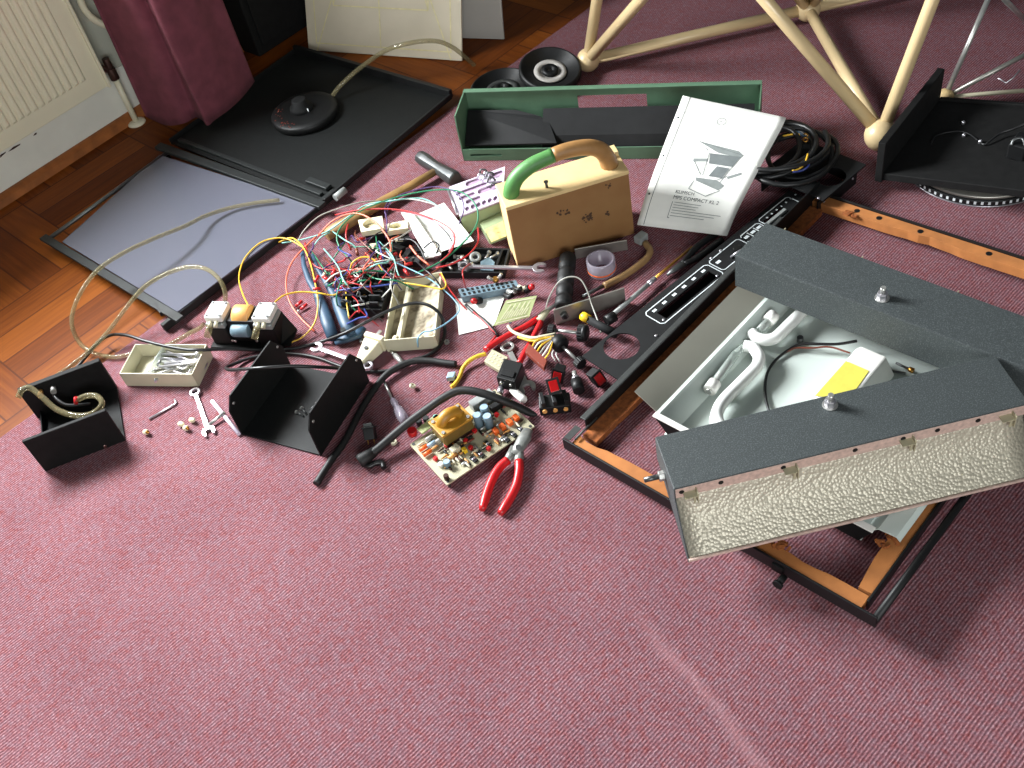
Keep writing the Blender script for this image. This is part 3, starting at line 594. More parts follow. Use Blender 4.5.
P(MB().box(cq(s0+.015, t0+.012, -.0265), px_*(pl_-s0-.03), py_*(t1-t0-.006), (0, 0, .006)), 'backing', 'black', cp)
pk = MB(); n_ = V((0, 0, 1))
def cline(pts, w_=.0022, close=True):
    for i in range(len(pts) if close else len(pts)-1): line(pk, cq(*pts[i]), cq(*pts[(i+1) % len(pts)]), w_, n_)
def rr(a0, a1, b0, b1, r=.008): return [(a0+r, b0), (a1-r, b0), (a1, b0+r), (a1, b1-r), (a1-r, b1), (a0+r, b1), (a0, b1-r), (a0, b0+r)]
cline(rr(s0, s1, t0, t1, .006)); cline(rr(s1+.006, s1+.10, t0, t2, .005)); cline(rr(s1+.106, s1+.165, t0, t3, .005)); cline(rr(s1+.171, pl_-.02, t0-.004, t4, .005))
for i in range(3): cline([(s1+.106+.02*i, t0+.004), (s1+.106+.02*i, t0+.022)], close=False)
for i in range(6):
    k = MB(); a_ = s0+.02+i*(s1-s0-.04)/5
    line(pk, cq(a_-.005, t0+.010), cq(a_+.005, t0+.010), .006, n_)
for i in range(7):
    a_ = s1+.19+i*.016; line(pk, cq(a_-.002, t0+.006), cq(a_+.002, t0+.006), .004, n_)
for a_, b_ in ((s1+.02, t0+.016), (s1+.115, t0+.012), (s1+.136, t0+.012), (s1+.155, t0+.012)): line(pk, cq(a_-.006, b_), cq(a_+.006, b_), .007, n_)
P(pk, 'printing', 'whiteink', cp)
for a_, b_ in ((s0+.012, t1-.008), (s1-.014, t1-.008), (s0-.03, pwf(s0)-.010), (s1+.02, -.0+.012), (s1+.05, .012)):
    P(MB().lathe([(.0035, 0), (.003, .0014), (.001, .002)], cq(a_, b_, 0), n=12), 'screw', 'chrome', cp)
P(MB().tube([cq(s1+.045, t0+.028, .002), cq(s1+.055, t0+.036, .012), cq(s1+.07, t0+.040, .013)], .0028, 8), 'toggle_lever', 'chrome', cp)
P(MB().cyl(cq(s1+.075, t0+.02, .0), cq(s1+.075, t0+.02, .004), .009, 16), 'socket', 'black', cp)
P(MB().box(cq(pl_-.125, t4-.014, -.004), px_*.065, py_*.008, (0, 0, .010)), 'slider', 'grey', cp, .001)

# ------------------------------------------------------------------ black case with a round hole, cable coil on it
kz = .05
K = [A(866, 168.5, kz), A(826.5, 201.6, kz), A(838, 157, kz)]
kx = (K[0]-K[1]).normalized(); ky = V((-kx.y, kx.x, 0)); kl = (K[0]-K[1]).length+.012; kw = .165
kc = T('instrument_case', 'flat black case with a round hole under the cable coil', 'case', K[1]+kx*(kl/2-.03)+ky*kw/2-V((0, 0, kz)))
def kq(a, b, z): return V((K[1].x, K[1].y, z))+kx*a+ky*(b+.008)
hk = A(830, 176, kz)-K[1]; hkx, hky = hk.dot(kx), hk.dot(ky)-.008
P(MB().prism([[kq(.0, 0, kz-.003), kq(kl, 0, kz-.003), kq(kl, kw, kz-.003), kq(.0, kw, kz-.003)], [kq(hkx+.034*math.cos(i*math.pi/16), hky+.034*math.sin(i*math.pi/16), kz-.003) for i in range(32)]], (0, 0, .003)), 'top_plate', 'blackmatt', kc)
P(MB().box(kq(.0, .012, .001), kx*(kl-.012), ky*.004, (0, 0, kz-.012)), 'front_wall', 'black', kc, .001)
P(MB().box(kq(.0, kw-.006, .001), kx*(kl-.012), ky*.004, (0, 0, kz-.006)), 'back_wall', 'black', kc, .001)
P(MB().box(kq(kl-.016, .012, .001), kx*.004, ky*(kw-.018), (0, 0, kz-.006)), 'side_wall', 'black', kc, .001)
for a_, b_ in ((kl-.02, .085), (kl-.035, .098), (kl-.015, .10), (.0, .012)): P(MB().lathe([(.0035, 0), (.003, .0014), (.001, .002)], kq(a_, b_, kz), n=12), 'screw', 'chrome', kc)
for a_ in (.02, kl-.03): c = kq(a_, .011, .026); P(MB().cyl(c, c-ky*.0015, .003, 10), 'screw', 'chrome', kc)
cc = T('cable_coil', 'coil of black cable with bare coloured ends lying behind the manual', 'cable', A(800, 165, kz))
r = random.Random(11); cx = A(783, 157, .06); pts = []
for i in range(24*7):
    t = i/24*2*math.pi; R_ = .084+.014*math.sin(t*.43+1)+.009*math.sin(t*1.31)
    pts.append(V((cx.x+.03*math.sin(t/7), cx.y+.02*math.cos(t/5), kz+.009+.0055*(i/24)*.8+.006*math.sin(t*1.7)))+kx*R_*1.1*math.cos(t)+ky*R_*.92*math.sin(t))
P(MB().tube(pts, .0058, 8), 'sheath', 'cable', cc)
for px, m, rr_ in (([(786, 171, .075), (798, 169, .088), (805, 163, .092), (808, 154, .088)], 'wyellow', .0022), ([(782, 172, .075), (800, 171, .082), (808, 166, .088), (810, 159, .085)], 'wblue', .0022), ([(783, 136, .085), (795, 134, .09), (802, 135, .09)], 'wyellow', .002), ([(796, 132, .09), (801, 134, .091), (804, 137, .091)], 'blue', .0035)):
    P(MB().tube(spl(Ls(px), 5), rr_, 8), 'bare_end', m, cc)
for x_, y_ in ((805.5, 135.5), (805.5, 139.5)):
    c = A(x_, y_, .092); P(MB().lathe([(.0035, -.0006), (.0062, -.0006), (.0062, .0006), (.0035, .0006)], c, V((-.1, -.4, .8)), 14, closed=True), 'ring_terminal', 'brass', cc)

# ------------------------------------------------------------------ manual
mz = lambda v: .028+.10*max(0, v-.12)**1.0
bl_c, br_c, tl_c, tr_c = (637, 222), (727, 233), (683, 98), (786, 120)
p_bl, p_br, p_tl, p_tr = A(*bl_c, .030), A(*br_c, .030), A(*tl_c, .170), A(*tr_c, .135)
def page(u, v, lift=0):
    p = (p_bl*(1-u)+p_br*u)*(1-v)+(p_tl*(1-u)+p_tr*u)*v
    dz = -.010*math.sin(min(v/.2, 1)*math.pi)*0 + .022*math.sin(math.pi*min(1, v/.9))*(.35+.65*u)*.6 + (.012*math.sin(math.pi*min(v/.22, 1)/2)-.012) - .010*u*math.sin(math.pi*v)
    return p+V((0, 0, dz+lift+.006))
man = T('manual', 'white printed manual cover with a machine drawing propped on the black case', 'manual', V(((p_bl+p_br)/2).to_tuple()))
for k, nm in ((0, 'cover'), (1, 'inner_page')):
    P(MB().grid([[page(i/14, j/20, -.0012*k-(0 if k == 0 else .0012)) for i in range(15)] for j in range(21)]), nm, 'paper', man, solid=.0008)
def pstroke(mb, a, b, w_=.0012, n=4):       # stroke in page coordinates (0..1)
    for i in range(n):
        p = [a[0]+(b[0]-a[0])*i/n, a[1]+(b[1]-a[1])*i/n]; q = [a[0]+(b[0]-a[0])*(i+1)/n, a[1]+(b[1]-a[1])*(i+1)/n]
        d = V((q[0]-p[0], (q[1]-p[1])*1.41)); k = V((-d.y, d.x)).normalized()*w_/.21/2; kk = (k.x, k.y/1.41)
        mb.add([page(p[0]-kk[0], p[1]-kk[1], .0014), page(q[0]-kk[0], q[1]-kk[1], .0014), page(q[0]+kk[0], q[1]+kk[1], .0014), page(p[0]+kk[0], p[1]+kk[1], .0014)], [(3, 2, 1, 0)])
def ppoly(mb, pts, lift=.0011): mb.add([page(a, b, lift) for a, b in pts], [tuple(range(len(pts)))])
def ptext(s, size, u, v, mb):
    t = text(s, size, (0, 0, 0), (1, 0, 0), (0, 1, 0), 0); mb.add([page(u+q.x, v+q.y/1.41, .0015) for q in t.v], t.f)
mk = MB(); pstroke(mk, (.075, .0), (.075, 1), .0012, 16)
for v_ in (.2, .5, .82): ppoly(mk, [(.035+.012*math.cos(i*.785), v_+.0085*math.sin(i*.785)) for i in range(8)])
P(mk, 'binding_mark', 'ink2', man)
mk = MB(); ptext('KLIMSCH', .050, .30, .232, mk); ptext('MPS COMPACT KL 2', .054, .30, .188, mk)
P(mk, 'title', 'ink2', man); mk = MB()
for i in range(16):
    a = i/16*2*math.pi; b2 = (i+1)/16*2*math.pi; pstroke(mk, (.45+.042*math.cos(a), .86+.03*math.sin(a)), (.45+.042*math.cos(b2), .86+.03*math.sin(b2)), .001, 1)
ptext('K', .03, .438, .852, mk)
P(mk, 'emblem', 'ink2', man)
mk = MB()
for j, (a, b2) in enumerate(((.33, .62), (.33, .60), (.33, .58), (.33, .86), (.33, .80), (.33, .70))): pstroke(mk, (a, .165-.018*j), (b2, .165-.018*j), .0010)
pstroke(mk, (.31, .17), (.31, .06)); pstroke(mk, (.31, .06), (.33, .06))
P(mk, 'small_print', 'ink', man)
mk = MB()                                   # the machine: head beam, camera body, copy board, stand
for poly in ([(.32, .665), (.74, .645), (.80, .615), (.78, .59), (.55, .60)], [(.34, .52), (.48, .54), (.49, .515), (.35, .495)], [(.44, .375), (.66, .38), (.76, .345), (.72, .30), (.46, .35)], [(.74, .42), (.86, .475), (.87, .455), (.76, .40)]):
    ppoly(mk, poly)
P(mk, 'drawing_light_tone', 'inkl', man)
mk = MB()
ppoly(mk, [(.48, .585), (.78, .60), (.75, .505), (.51, .50)], .0013); ppoly(mk, [(.60, .49), (.73, .49), (.70, .40), (.56, .40)], .0013)
for a, b2 in (((.47, .59), (.50, .40)), ((.78, .6), (.70, .36)), ((.44, .35), (.42, .28)), ((.42, .28), (.62, .24)), ((.62, .24), (.74, .30)), ((.36, .50), (.48, .40)), ((.42, .62), (.45, .60)), ((.32, .665), (.8, .615)), ((.74, .42), (.66, .38))): pstroke(mk, a, b2, .0014)
P(mk, 'drawing', 'ink', man)

# ------------------------------------------------------------------ green trough with a black strip in it
g0, g1 = A(464, 161), A(762, 158); gx = (g1-g0).normalized(); gx = (gx+(A(760, 80, .135)-A(467, 89, .135)).normalized()).normalized(); gy = V((-gx.y, gx.x, 0))
gL = (A(760, 80, .135)-A(467, 89, .135)).length+.014; gd = max(.09, (A(467, 89, .135)-g0).dot(gy)); gh = .132
gt = T('green_trough', 'long green open metal trough with a slot in its back wall', 'trough', g0+gx*gL/2+gy*gd/2)
def gq(a, b, z): return V((g0.x, g0.y, 0))+gx*a+gy*b+V((0, 0, z))
P(MB().box(gq(0, .002, .001), gx*gL, gy*(gd-.004), (0, 0, .003)), 'base', 'green', gt)
sa = (A(577, 105, .09)-g0).dot(gx); sb = (A(646, 105, .09)-g0).dot(gx)
P(MB().prism([[gq(0, gd, .001), gq(gL, gd, .001), gq(gL, gd, gh), gq(0, gd, gh)], [gq(sa, gd, .07), gq(sb, gd, .07), gq(sb, gd, .108), gq(sa, gd, .108)]], gy*.003), 'back_wall', 'green', gt)
P(MB().box(gq(0, gd-.012, gh-.001), gx*gL, gy*.015, (0, 0, .003)), 'top_edge', 'green', gt, .001)
for a in (0, gL-.003): P(MB().prism([[gq(a, 0, .001), gq(a, gd, .001), gq(a, gd, gh), gq(a, .004, gh-.004), gq(a, 0, gh-.03)]], gx*.003), 'end_wall', 'green', gt)
P(MB().prism([[gq(0, 0, .001), gq(gL, 0, .001), gq(gL, 0, .034), gq(0, 0, .034)], [gq(.02, 0, .014), gq(.10, 0, .014), gq(.10, 0, .020), gq(.02, 0, .020)]], gy*.003), 'front_lip', 'green', gt)
bs = T('angle_strip', 'black folded metal strip lying inside the green trough', 'strip', gq(.4, gd/2, .004))
P(MB().prism([[gq(.20, .012, .006), gq(.20, .030, .046), gq(.20, .032, .044), gq(.20, .085, .088), gq(.20, .083, .091), gq(.20, .030, .050), gq(.20, .010, .009)]], gx*(gL-.215)), 'fold', 'blackmatt', bs)
S(MB().prism([[gq(.008, .010, .036), gq(.24, .008, .040), gq(.215, .060, .068), gq(.19, .072, .074), gq(.13, .085, .084), gq(.008, .085, .086)]], (0, 0, .004)), 'foam_sheet', 'black', 'torn black foam sheet in the left end of the green trough', 'foam')
# black ribbed discs behind the trough
def wheel(c, r_, label, tilt, ring):
    t = T('pulley_wheel', label, 'wheel', c, 'black wheels behind the green trough'); ax = V(tilt).normalized()
    P(MB().lathe([(r_*.62, .0), (r_, .002), (r_*1.03, .008), (r_*1.03, .022), (r_*.97, .027), (r_*.93, .026), (r_*.9, .019), (r_*.6, .013), (r_*.58, .010)], c, ax, 48), 'rim', 'black', t)
    P(MB().lathe([(r_*.34, .012), (r_*.34, .0145), (r_*.53, .0145), (r_*.54, .012)], c, ax, 40), 'ring', ring, t)
    P(MB().lathe([(r_*.28, .010), (r_*.26, .020), (r_*.12, .021), (r_*.10, .012)], c, ax, 24), 'hub', 'black', t)
wheel(A(503, 93, .006), .082, 'black wheel lying flat behind the trough left end, half under another', (0, 0, 1), 'greybar')
wheel(A(550, 75, .030), .080, 'black wheel with a pale hub ring resting on another wheel', (.12, -.22, 1), 'board2')

# ------------------------------------------------------------------ wooden pole frame
wfm = T('pole_frame', 'varnished wooden pole frame with ball joints standing at the back', 'frame', A(745, 60))
B1, B2, NJ = A(588, 60, .0315), A(881, 135, .0375), A(808, 9, .0335)
fr_far = NJ+(NJ-B1).normalized()*.5
apex1, apex2 = A(606, -60, .35), A(680, -45, .42)
ap3, ap4 = A(752, -15, .34), A(944, -30, .36)
ext = lambda a, b: a+(b-a)*1.9
apex1, apex2, ap3, ap4 = ext(B1, apex1), ext(B1, apex2), ext(B2, ap3), ext(B2, ap4)
for c, r_ in ((B1, .031), (B2, .037), (NJ, .033)): P(MB().ball(c, r_, 20), 'ball_joint', 'beech', wfm)
for a, b_ in ((B1, NJ), (NJ, fr_far), (NJ, B2), (B1, apex1), (B1, apex2), (B2, ap3), (B2, ap4), (NJ, ext(NJ, A(770, -40, .25))), (NJ, ext(NJ, A(846, -40, .2)))):
    P(MB().cyl(a, b_, .0145, 16), 'pole', 'beech', wfm)
# silver rod frame
mr = T('rod_frame', 'thin silver rod frame with a pale joint behind the black plywood box', 'frame', A(945, 98, 0))
J = A(945, 97, .03); P(MB().ball(J, .02, 16), 'joint', 'plylight', mr)
for p, r_, m in (((993, -12, .25), .006, 'steel'), ((1040, 47, .12), .0055, 'alu'), ((1045, 89, .03), .005, 'cream')): P(MB().cyl(J, A(*p), r_, 12), 'rod', m, mr)
P(MB().cyl(A(1000, -5, .3), A(1030, 25, .1), .0055, 12), 'rod', 'steel', mr)
pts = Ls([(998, 78, .07), (1006, 83, .06), (1013, 78, .07), (1020, 70, .08)]); P(MB().tube(pts, .0016, 6), 'wire_clip', 'chrome', mr)

# ------------------------------------------------------------------ black plywood box on a dial ring
zb = .048
Q0, Q1 = A(883, 173.5, zb), A(939.5, 100, zb); qy = (Q1-Q0).normalized(); qx = V((qy.y, -qy.x, 0)); ql = (Q1-Q0).length
bb = T('plywood_box', 'black painted plywood base with an upright end panel at the right edge', 'box', Q0+qx*.15+qy*ql/2-V((0, 0, .02)))
def bq(a, b, z): return V((Q0.x, Q0.y, 0))+qx*a+qy*b+V((0, 0, z))
def on_board(x_, y_, h=0): return AP(x_, y_, bq(0, 0, zb), V((0, 0, 1)).cross(qy).cross(qy)*0+(qy.cross(qx*.46+V((0, 0, .078))).normalized()*-1))+V((0, 0, h))
bt = qx*.46+V((0, 0, .078)); P(MB().box(bq(0, 0, zb-.018), bt, qy*ql, (0, 0, .018)), 'base_board', 'blackwood', bb, .0015)
P(MB().box(bq(-.016, -.004, zb-.022), qx*.016, qy*(ql+.008), (0, 0, .100)), 'end_panel', 'blackwood', bb, .0015)
P(MB().box(bq(0, ql-.004, zb-.018), bt, qy*.01, (0, 0, .024)), 'back_rail', 'blackwood', bb, .0015)
gm = [on_board(x_, y_, .0012) for x_, y_ in ((931, 144), (935, 137), (946, 133), (960, 132), (970, 135), (978, 141))]
P(MB().tube(spl(gm, 5), .0022, 6), 'groove', 'black', bb)
for x_, y_ in ((963, 124), (963.5, 136.5), (980, 143)): c = on_board(x_, y_); P(MB().lathe([(.0042, 0), (.004, .005), (.002, .008)], c, n=12), 'screw', 'chrome', bb)
P(MB().tube(spl([on_board(*p) for p in ((978, 142, .004), (984, 146, .004), (992, 142, .008), (1000, 138, .012), (1012, 137, .02), (1026, 134, .03))], 4), .0022, 6), 'motor_lead', 'cable', bb)
mo = on_board(1019, 154); P(MB().cbox(mo+V((0, 0, .018)), (.05, .035, .036), Z(.7)), 'motor', 'black', bb, .003); P(MB().tube(spl([on_board(*p) for p in ((1008, 160, .036), (1010, 158, .045), (1018, 157, .045), (1022, 162, .038))], 5), .003, 6), 'motor_clip', 'darksteel', bb)
rc_ = V((1.111, 1.745, 0))
dr = T('dial_ring', 'silver dial ring with black markings under the black plywood base', 'dial', V((rc_.x, rc_.y, 0)))
R_ = .160
P(MB().lathe([(R_-.05, .002), (R_-.006, .001), (R_, .004), (R_, .016), (R_-.003, .0175), (R_-.05, .0175)], (rc_.x, rc_.y, 0), n=72), 'scale_band', 'black', dr)
P(MB().lathe([(R_-.06, .0176), (R_-.004, .0177), (R_-.008, .022), (R_-.034, .031), (R_-.06, .032)], (rc_.x, rc_.y, 0), n=72), 'bevel', 'alu', dr)
P(MB().lathe([(R_+.0004, .001), (R_+.0016, .0014), (R_+.0016, .0030), (R_+.0004, .0034)], (rc_.x, rc_.y, 0), n=72), 'trim_ring', 'chrome', dr)
sm = MB()
for i in range(72):
    a = i*math.pi/36; d = V((math.cos(a), math.sin(a), 0)); k = V((-d.y, d.x, 0)); c = V((rc_.x, rc_.y, .0100))+d*(R_+.0003)
    sm.box(c-k*.0035-V((0, 0, .003)), k*.005, d*.0006, (0, 0, .007))
P(sm, 'scale_marking', 'whiteink', dr)
# ------------------------------------------------------------------ twin headed pump
h1_, h2_ = A(216, 309, .085), A(263.5, 310, .085); pxv = (h2_-h1_); pd = pxv.length; pxv.normalize(); pyv = V((-pxv.y, pxv.x, 0)); pc = (h1_+h2_)/2
pm = T('air_pump', 'small twin headed air pump with white square heads and a copper wound coil', 'pump', V((pc.x, pc.y, 0)))
def mq(a, b, z): return V((pc.x, pc.y, 0))+pxv*a+pyv*b+V((0, 0, z))
RP = Rr(pxv, pyv, (0, 0, 1))
def pbx(a, b, z, d, nm, m, bev=.001, par=None): return P(MB().cbox(mq(a, b, z), d, RP), nm, m, par or pm, bev)
pbx(0, 0, .0035, (pd+.06, .075, .005), 'base_plate', 'blackmetal')
for s_ in (-1, 1):
    pbx(s_*pd/2, 0, .031, (.046, .058, .050), 'head_body', 'darksteel' if 0 else 'blackmetal', .003)
    pbx(s_*pd/2, -.002, .061, (.044, .054, .014), 'cap_body', 'grey', .003)
    hp = pbx(s_*pd/2, 0, .077, (.042, .050, .016), 'head_plate', 'white', .004)
    for i in (-1, 1):
        for j in (-1, 1): c = mq(s_*pd/2+i*.015, j*.019, .085); P(MB().cyl(c, c+V((0, 0, .002)), .0032, 10), 'head_screw', 'darksteel', hp)
    for i in (-.008, .006):
        a, b_ = mq(s_*pd/2+i, -.024, .072), mq(s_*pd/2+i, -.036, .066)
        P(MB().cyl(a, b_, .0045, 10), 'nozzle', 'cream', hp)
    a, b_ = mq(s_*pd/2-.008, -.034, .067), mq(s_*pd/2-.014, -.052, .050); P(MB().cyl(a, b_, .0075, 12), 'hose_stub', 'tube', hp)
pbx(0, .004, .040, (pd-.046, .050, .060), 'coil_core', 'black', .003)
P(MB().lathe([(.0225, -.019), (.0245, -.017), (.0245, .017), (.0225, .019)], mq(0, .004, .062), pxv, 28), 'coil', 'copper', pm)
P(MB().lathe([(.013, -.020), (.0145, -.018), (.0145, .018), (.013, .020)], mq(0, -.026, .048), pxv, 24), 'coil_roll', 'bluegrey', pm)
P(MB().prism([[mq(pd/2+.024, -.025, .006), mq(pd/2+.045, -.03, .006), mq(pd/2+.045, .02, .006), mq(pd/2+.024, .025, .05)]], (0, 0, .003)), 'bracket', 'black', pm)
for a in (-.028, -.022, .03): c = mq(a, -.030, .014+abs(a)*.3); P(MB().cyl(c, c-pyv*.003, .0028, 8), 'screw', 'steel', pm)

# ------------------------------------------------------------------ cream tool tray with hex keys
tz0 = .040
tf0, tf1, tk0, tk1 = A(119, 373.5, tz0), A(193, 374.5, tz0), A(135, 344, tz0), A(206, 344, tz0)
tx = (tf1-tf0+tk1-tk0).normalized(); tyv = V((-tx.y, tx.x, 0)); tL = ((tf1-tf0).length+(tk1-tk0).length)/2; tW = ((tk0-tf0).dot(tyv)+(tk1-tf1).dot(tyv))/2
tc_ = (tf0+tf1+tk0+tk1)/4; t0_ = tc_-tx*tL/2-tyv*tW/2
tt = T('tool_tray', 'small cream plastic tray full of hex keys', 'tray', V((tc_.x, tc_.y, 0)))
def tq_(a, b, z): return V((t0_.x, t0_.y, 0))+tx*a+tyv*b+V((0, 0, z))
P(MB().box(tq_(.004, .004, .001), tx*(tL-.008), tyv*(tW-.008), (0, 0, .003)), 'bottom', 'cream', tt)
for nm, a, b, c_, d_ in (('front_wall', 0, 0, tL, .0025), ('back_wall', 0, tW-.0025, tL, .0025), ('end_wall', 0, 0, .0025, tW), ('end_wall', tL-.0025, 0, .0025, tW)):
    P(MB().box(tq_(a, b, .001), tx*c_, tyv*d_, (0, 0, tz0-.001)), nm, 'cream', tt, .0008)
P(MB().box(tq_(tL*.33, .003, .001), tx*.002+tyv*.0, tyv*(tW-.006)+tx*.008, (0, 0, tz0-.006)), 'divider', 'glassy', tt)
def hexkey(L, l2, r_, c, rz, label, tilt=0, m='chrome'):
    t = T('hex_key', label, 'hex key', c, 'hex keys in the cream tray')
    pts = [V((-L/2, 0, 0)), V((L/2-r_*2.5, 0, 0)), V((L/2-r_*.7, r_*.7, 0)), V((L/2, r_*2.5, 0)), V((L/2, l2, 0))]
    P(MB().tube([c+p for p in pts], r_, 6), 'shaft', m, t); t.rotation_euler = (0, tilt, rz); return t
kg = 'one of the silver hex keys heaped in the cream tray'
tr_ = math.atan2(tx.y, tx.x); k0_ = hexkey(.085, .022, .0028, tq_(tL*.62, tW*.80, .026), tr_, kg); k1_ = hexkey(.065, .020, .0022, tq_(tL*.6, tW*.5, .020), tr_-.35, kg, 0, 'steel')
for i in range(17):
    dup(rnd.choice((k0_, k1_)), tq_(tL*rnd.uniform(.5, .76), tW*rnd.uniform(.25, .78), .010+.0013*i), tr_+rnd.choice((0, math.pi))+rnd.uniform(-.45, .45))
kk = hexkey(.064, .014, .0022, A(163, 411, .003), 0, 'single silver hex key lying on the carpet between black box and tray'); del kk['group']
d = (A(176, 403)-A(150, 418)); kk.rotation_euler.z = math.atan2(d.y, d.x)

# ------------------------------------------------------------------ spanners
def spanner(name, label, a, b, w_, th=.005, z=.001, jaw=True, ring=True, ring_r=None, jaw_r=None, m='chrome', cat='spanner'):
    a, b = V((a.x, a.y, z)), V((b.x, b.y, z)); d = (b-a).normalized(); k = V((-d.y, d.x, 0)); L = (b-a).length
    t = T(name, label, cat, (a+b)/2); rr_ = ring_r or w_*1.1; jr = jaw_r or w_*1.35
    q = lambda u, v, h=0: a+d*u+k*v+V((0, 0, h))
    P(MB().prism([[q(rr_*.6, -w_*.42), q(L-jr*.6, -w_*.5), q(L-jr*.6, w_*.5), q(rr_*.6, w_*.42)]], (0, 0, th)), 'handle', m, t, .0012)
    P(MB().prism([[q(rr_*math.cos(i*math.pi/10), rr_*math.sin(i*math.pi/10)) for i in range(20)], [q(rr_*.62*math.cos(i*math.pi/6), rr_*.62*math.sin(i*math.pi/6)) for i in range(12)]], (0, 0, th+.002)), 'ring_end', m, t, .0008)
    a0 = D(38); pts = [q(L-jr*.2+jr*math.cos(a0+i*(2*math.pi-2*a0)/16), jr*math.sin(a0+i*(2*math.pi-2*a0)/16)) for i in range(17)]
    pts += [q(L-jr*.2+jr*.5, -jr*.40), q(L-jr*.2-jr*.25, -jr*.40), q(L-jr*.2-jr*.38, 0), q(L-jr*.2-jr*.25, jr*.40), q(L-jr*.2+jr*.5, jr*.40)]
    P(MB().prism([pts], (0, 0, th+.001)), 'jaw', m, t, .0008)
    return t
spanner('spanner', 'chrome combination spanner pointing away from the cream tray corner', A(196, 394), A(210, 434), .0105)
spanner('spanner', 'chrome spanner between the U channel and the ivory plug', A(370, 371), A(318, 352), .010, z=.012)
spanner('spanner', 'dull steel spanner lying under the black relay by the circuit board', A(508, 349), A(528, 390), .013, m='steel')
# t handle
th_ = T('t_handle_key', 'small silver T handle key with a pale lilac sleeve beside the spanner', 'tool', A(227, 418))
P(MB().cyl(A(212, 401, .005), A(239, 434, .005), .0042, 12), 'sleeve', 'lilac', th_); P(MB().cyl(A(209, 425, .006), A(225, 412, .011), .0034, 6), 'bar', 'steel', th_)
# cream beads and nuts lying about
def nut(x_, y_, r_, m, label, name='nut', cat='nut', ax=(0, 0, 1), z=.0004):
    c = A(x_, y_, z); return S(MB().lathe([(r_*.5, .0), (r_, .0), (r_, r_*.9), (r_*.5, r_*.9)], c, ax, 6, smooth=False, closed=True), name, m, label, cat)
for x_, y_, lb in ((146, 432, 'single cream bead with brass end on the carpet beside the black box'), (181, 424, 'leftmost cream bead of the three by the spanner'), (186, 428, 'middle amber tipped bead of the three by the spanner'), (192, 420, 'rightmost cream ring bead of the three by the spanner')):
    t = T('bead', lb, 'bead', A(x_, y_)); c = A(x_, y_, .0065); P(MB().lathe([(.003, -.005), (.0055, -.004), (.0055, .004), (.003, .005)], c, (.6, -.5, .3), 12), 'body', 'ivory', t); e = c+V((.6, -.5, .3)).normalized()*.006; P(MB().ball(e, .004, 10), 'tip', 'brass' if y_ > 425 else 'ivory', t)
nut(412, 387, .0065, 'cream', 'small cream bush on the carpet below the black cable end', 'bush', 'bush', (.5, .2, .7), .006); nut(447, 343, .006, 'steel', 'steel nut on the carpet right of the cream parts tray'); nut(394, 443, .007, 'cream', 'cream open clip ring beside the black rocker switch', 'clip', 'clip')
nut(363, 342, .007, 'steel', 'steel washer ring beside the ivory plug', 'washer', 'washer')

# ------------------------------------------------------------------ wooden carrier box with an arched handle
wz = .168
wa, wb = A(518.8, 269.5), A(634.5, 234); wx = (wb-wa).normalized(); wy = V((-wx.y, wx.x, 0)); wL = (wb-wa).length; wh = .166
wD = max((A(615, 150, wz)-wa).dot(wy), .075)
wbx = T('carrier_box', 'plywood carrier box with an arched handle standing among the parts', 'box', wa+wx*wL/2+wy*wD/2)
def wq(a, b, z): return wa+wx*a+wy*b+V((0, 0, z))
P(MB().box(wq(0, 0, .001), wx*wL, wy*.008, (0, 0, wh-.004)), 'front_panel', 'ply', wbx, .0012)
P(MB().box(wq(0, wD-.008, .001), wx*wL, wy*.008, (0, 0, wh-.004)), 'back_panel', 'ply', wbx, .0012)
for a in (0, wL-.01): P(MB().box(wq(a, .008, .001), wx*.01, wy*(wD-.016), (0, 0, wh-.004)), 'end_panel', 'plylight', wbx, .001)
P(MB().box(wq(-.001, -.001, wh-.003), wx*(wL+.002), wy*(wD+.002), (0, 0, .009)), 'top_panel', 'plylight', wbx, .0015)
P(MB().box(wq(wL-.028, wD-.03, wh+.006), wx*.027, wy*.028, (0, 0, .012)), 'end_block', 'plylight', wbx, .001)
hz = wh+.004; hb_ = wD*.42
arch = [(.012, .0), (.018, .025), (.034, .050), (.062, .068), (.095, .076), (.135, .080), (.175, .072), (.200, .054), (.212, .026), (.216, .0)]
sc_ = (wL-.022)/.23
ap = spl([wq(.008+a*sc_, hb_, hz+z*.86) for a, z in arch], 6)
cut = int(len(ap)*.5)
P(MB().tube(ap[cut-1:], [.0155+.004*abs(i/(len(ap)-cut)-.0) for i in range(len(ap)-cut+1)], 14), 'handle', 'handlewood', wbx)
P(MB().tube(ap[:cut], [.0175-.002*(i/cut) for i in range(cut)], 14), 'handle_end', 'greenpaint', wbx, label='bright green painted handle end')
c = wq(wL*.36, hb_-.012, wh+.006); P(MB().cyl(c, c+V((0, 0, .014)), .003, 8).cyl(c+V((0, 0, .014)), c+V((0, 0, .016)), .005, 8), 'hook', 'darksteel', wbx)
r = random.Random(3)
for a, z, n_, sz in ((wL*.44, .115, 10, .006), (wL*.62, .085, 16, .008), (wL*.80, .078, 6, .004), (wL*.83, .150, 5, .005)):
    mb = MB()
    for i in range(n_):
        ca, cz_, rr_ = a+r.gauss(0, sz), z+r.gauss(0, sz*.8), r.uniform(.0015, .004)
        mb.add([wq(ca+rr_*math.cos(j*.9)*r.uniform(.6, 1.2), -.0004-i*.00001, cz_+rr_*math.sin(j*.9)*r.uniform(.6, 1.2)) for j in range(7)], [tuple(range(7))])
    P(mb, 'dark_stain', 'stain', wbx, kind='stuff')

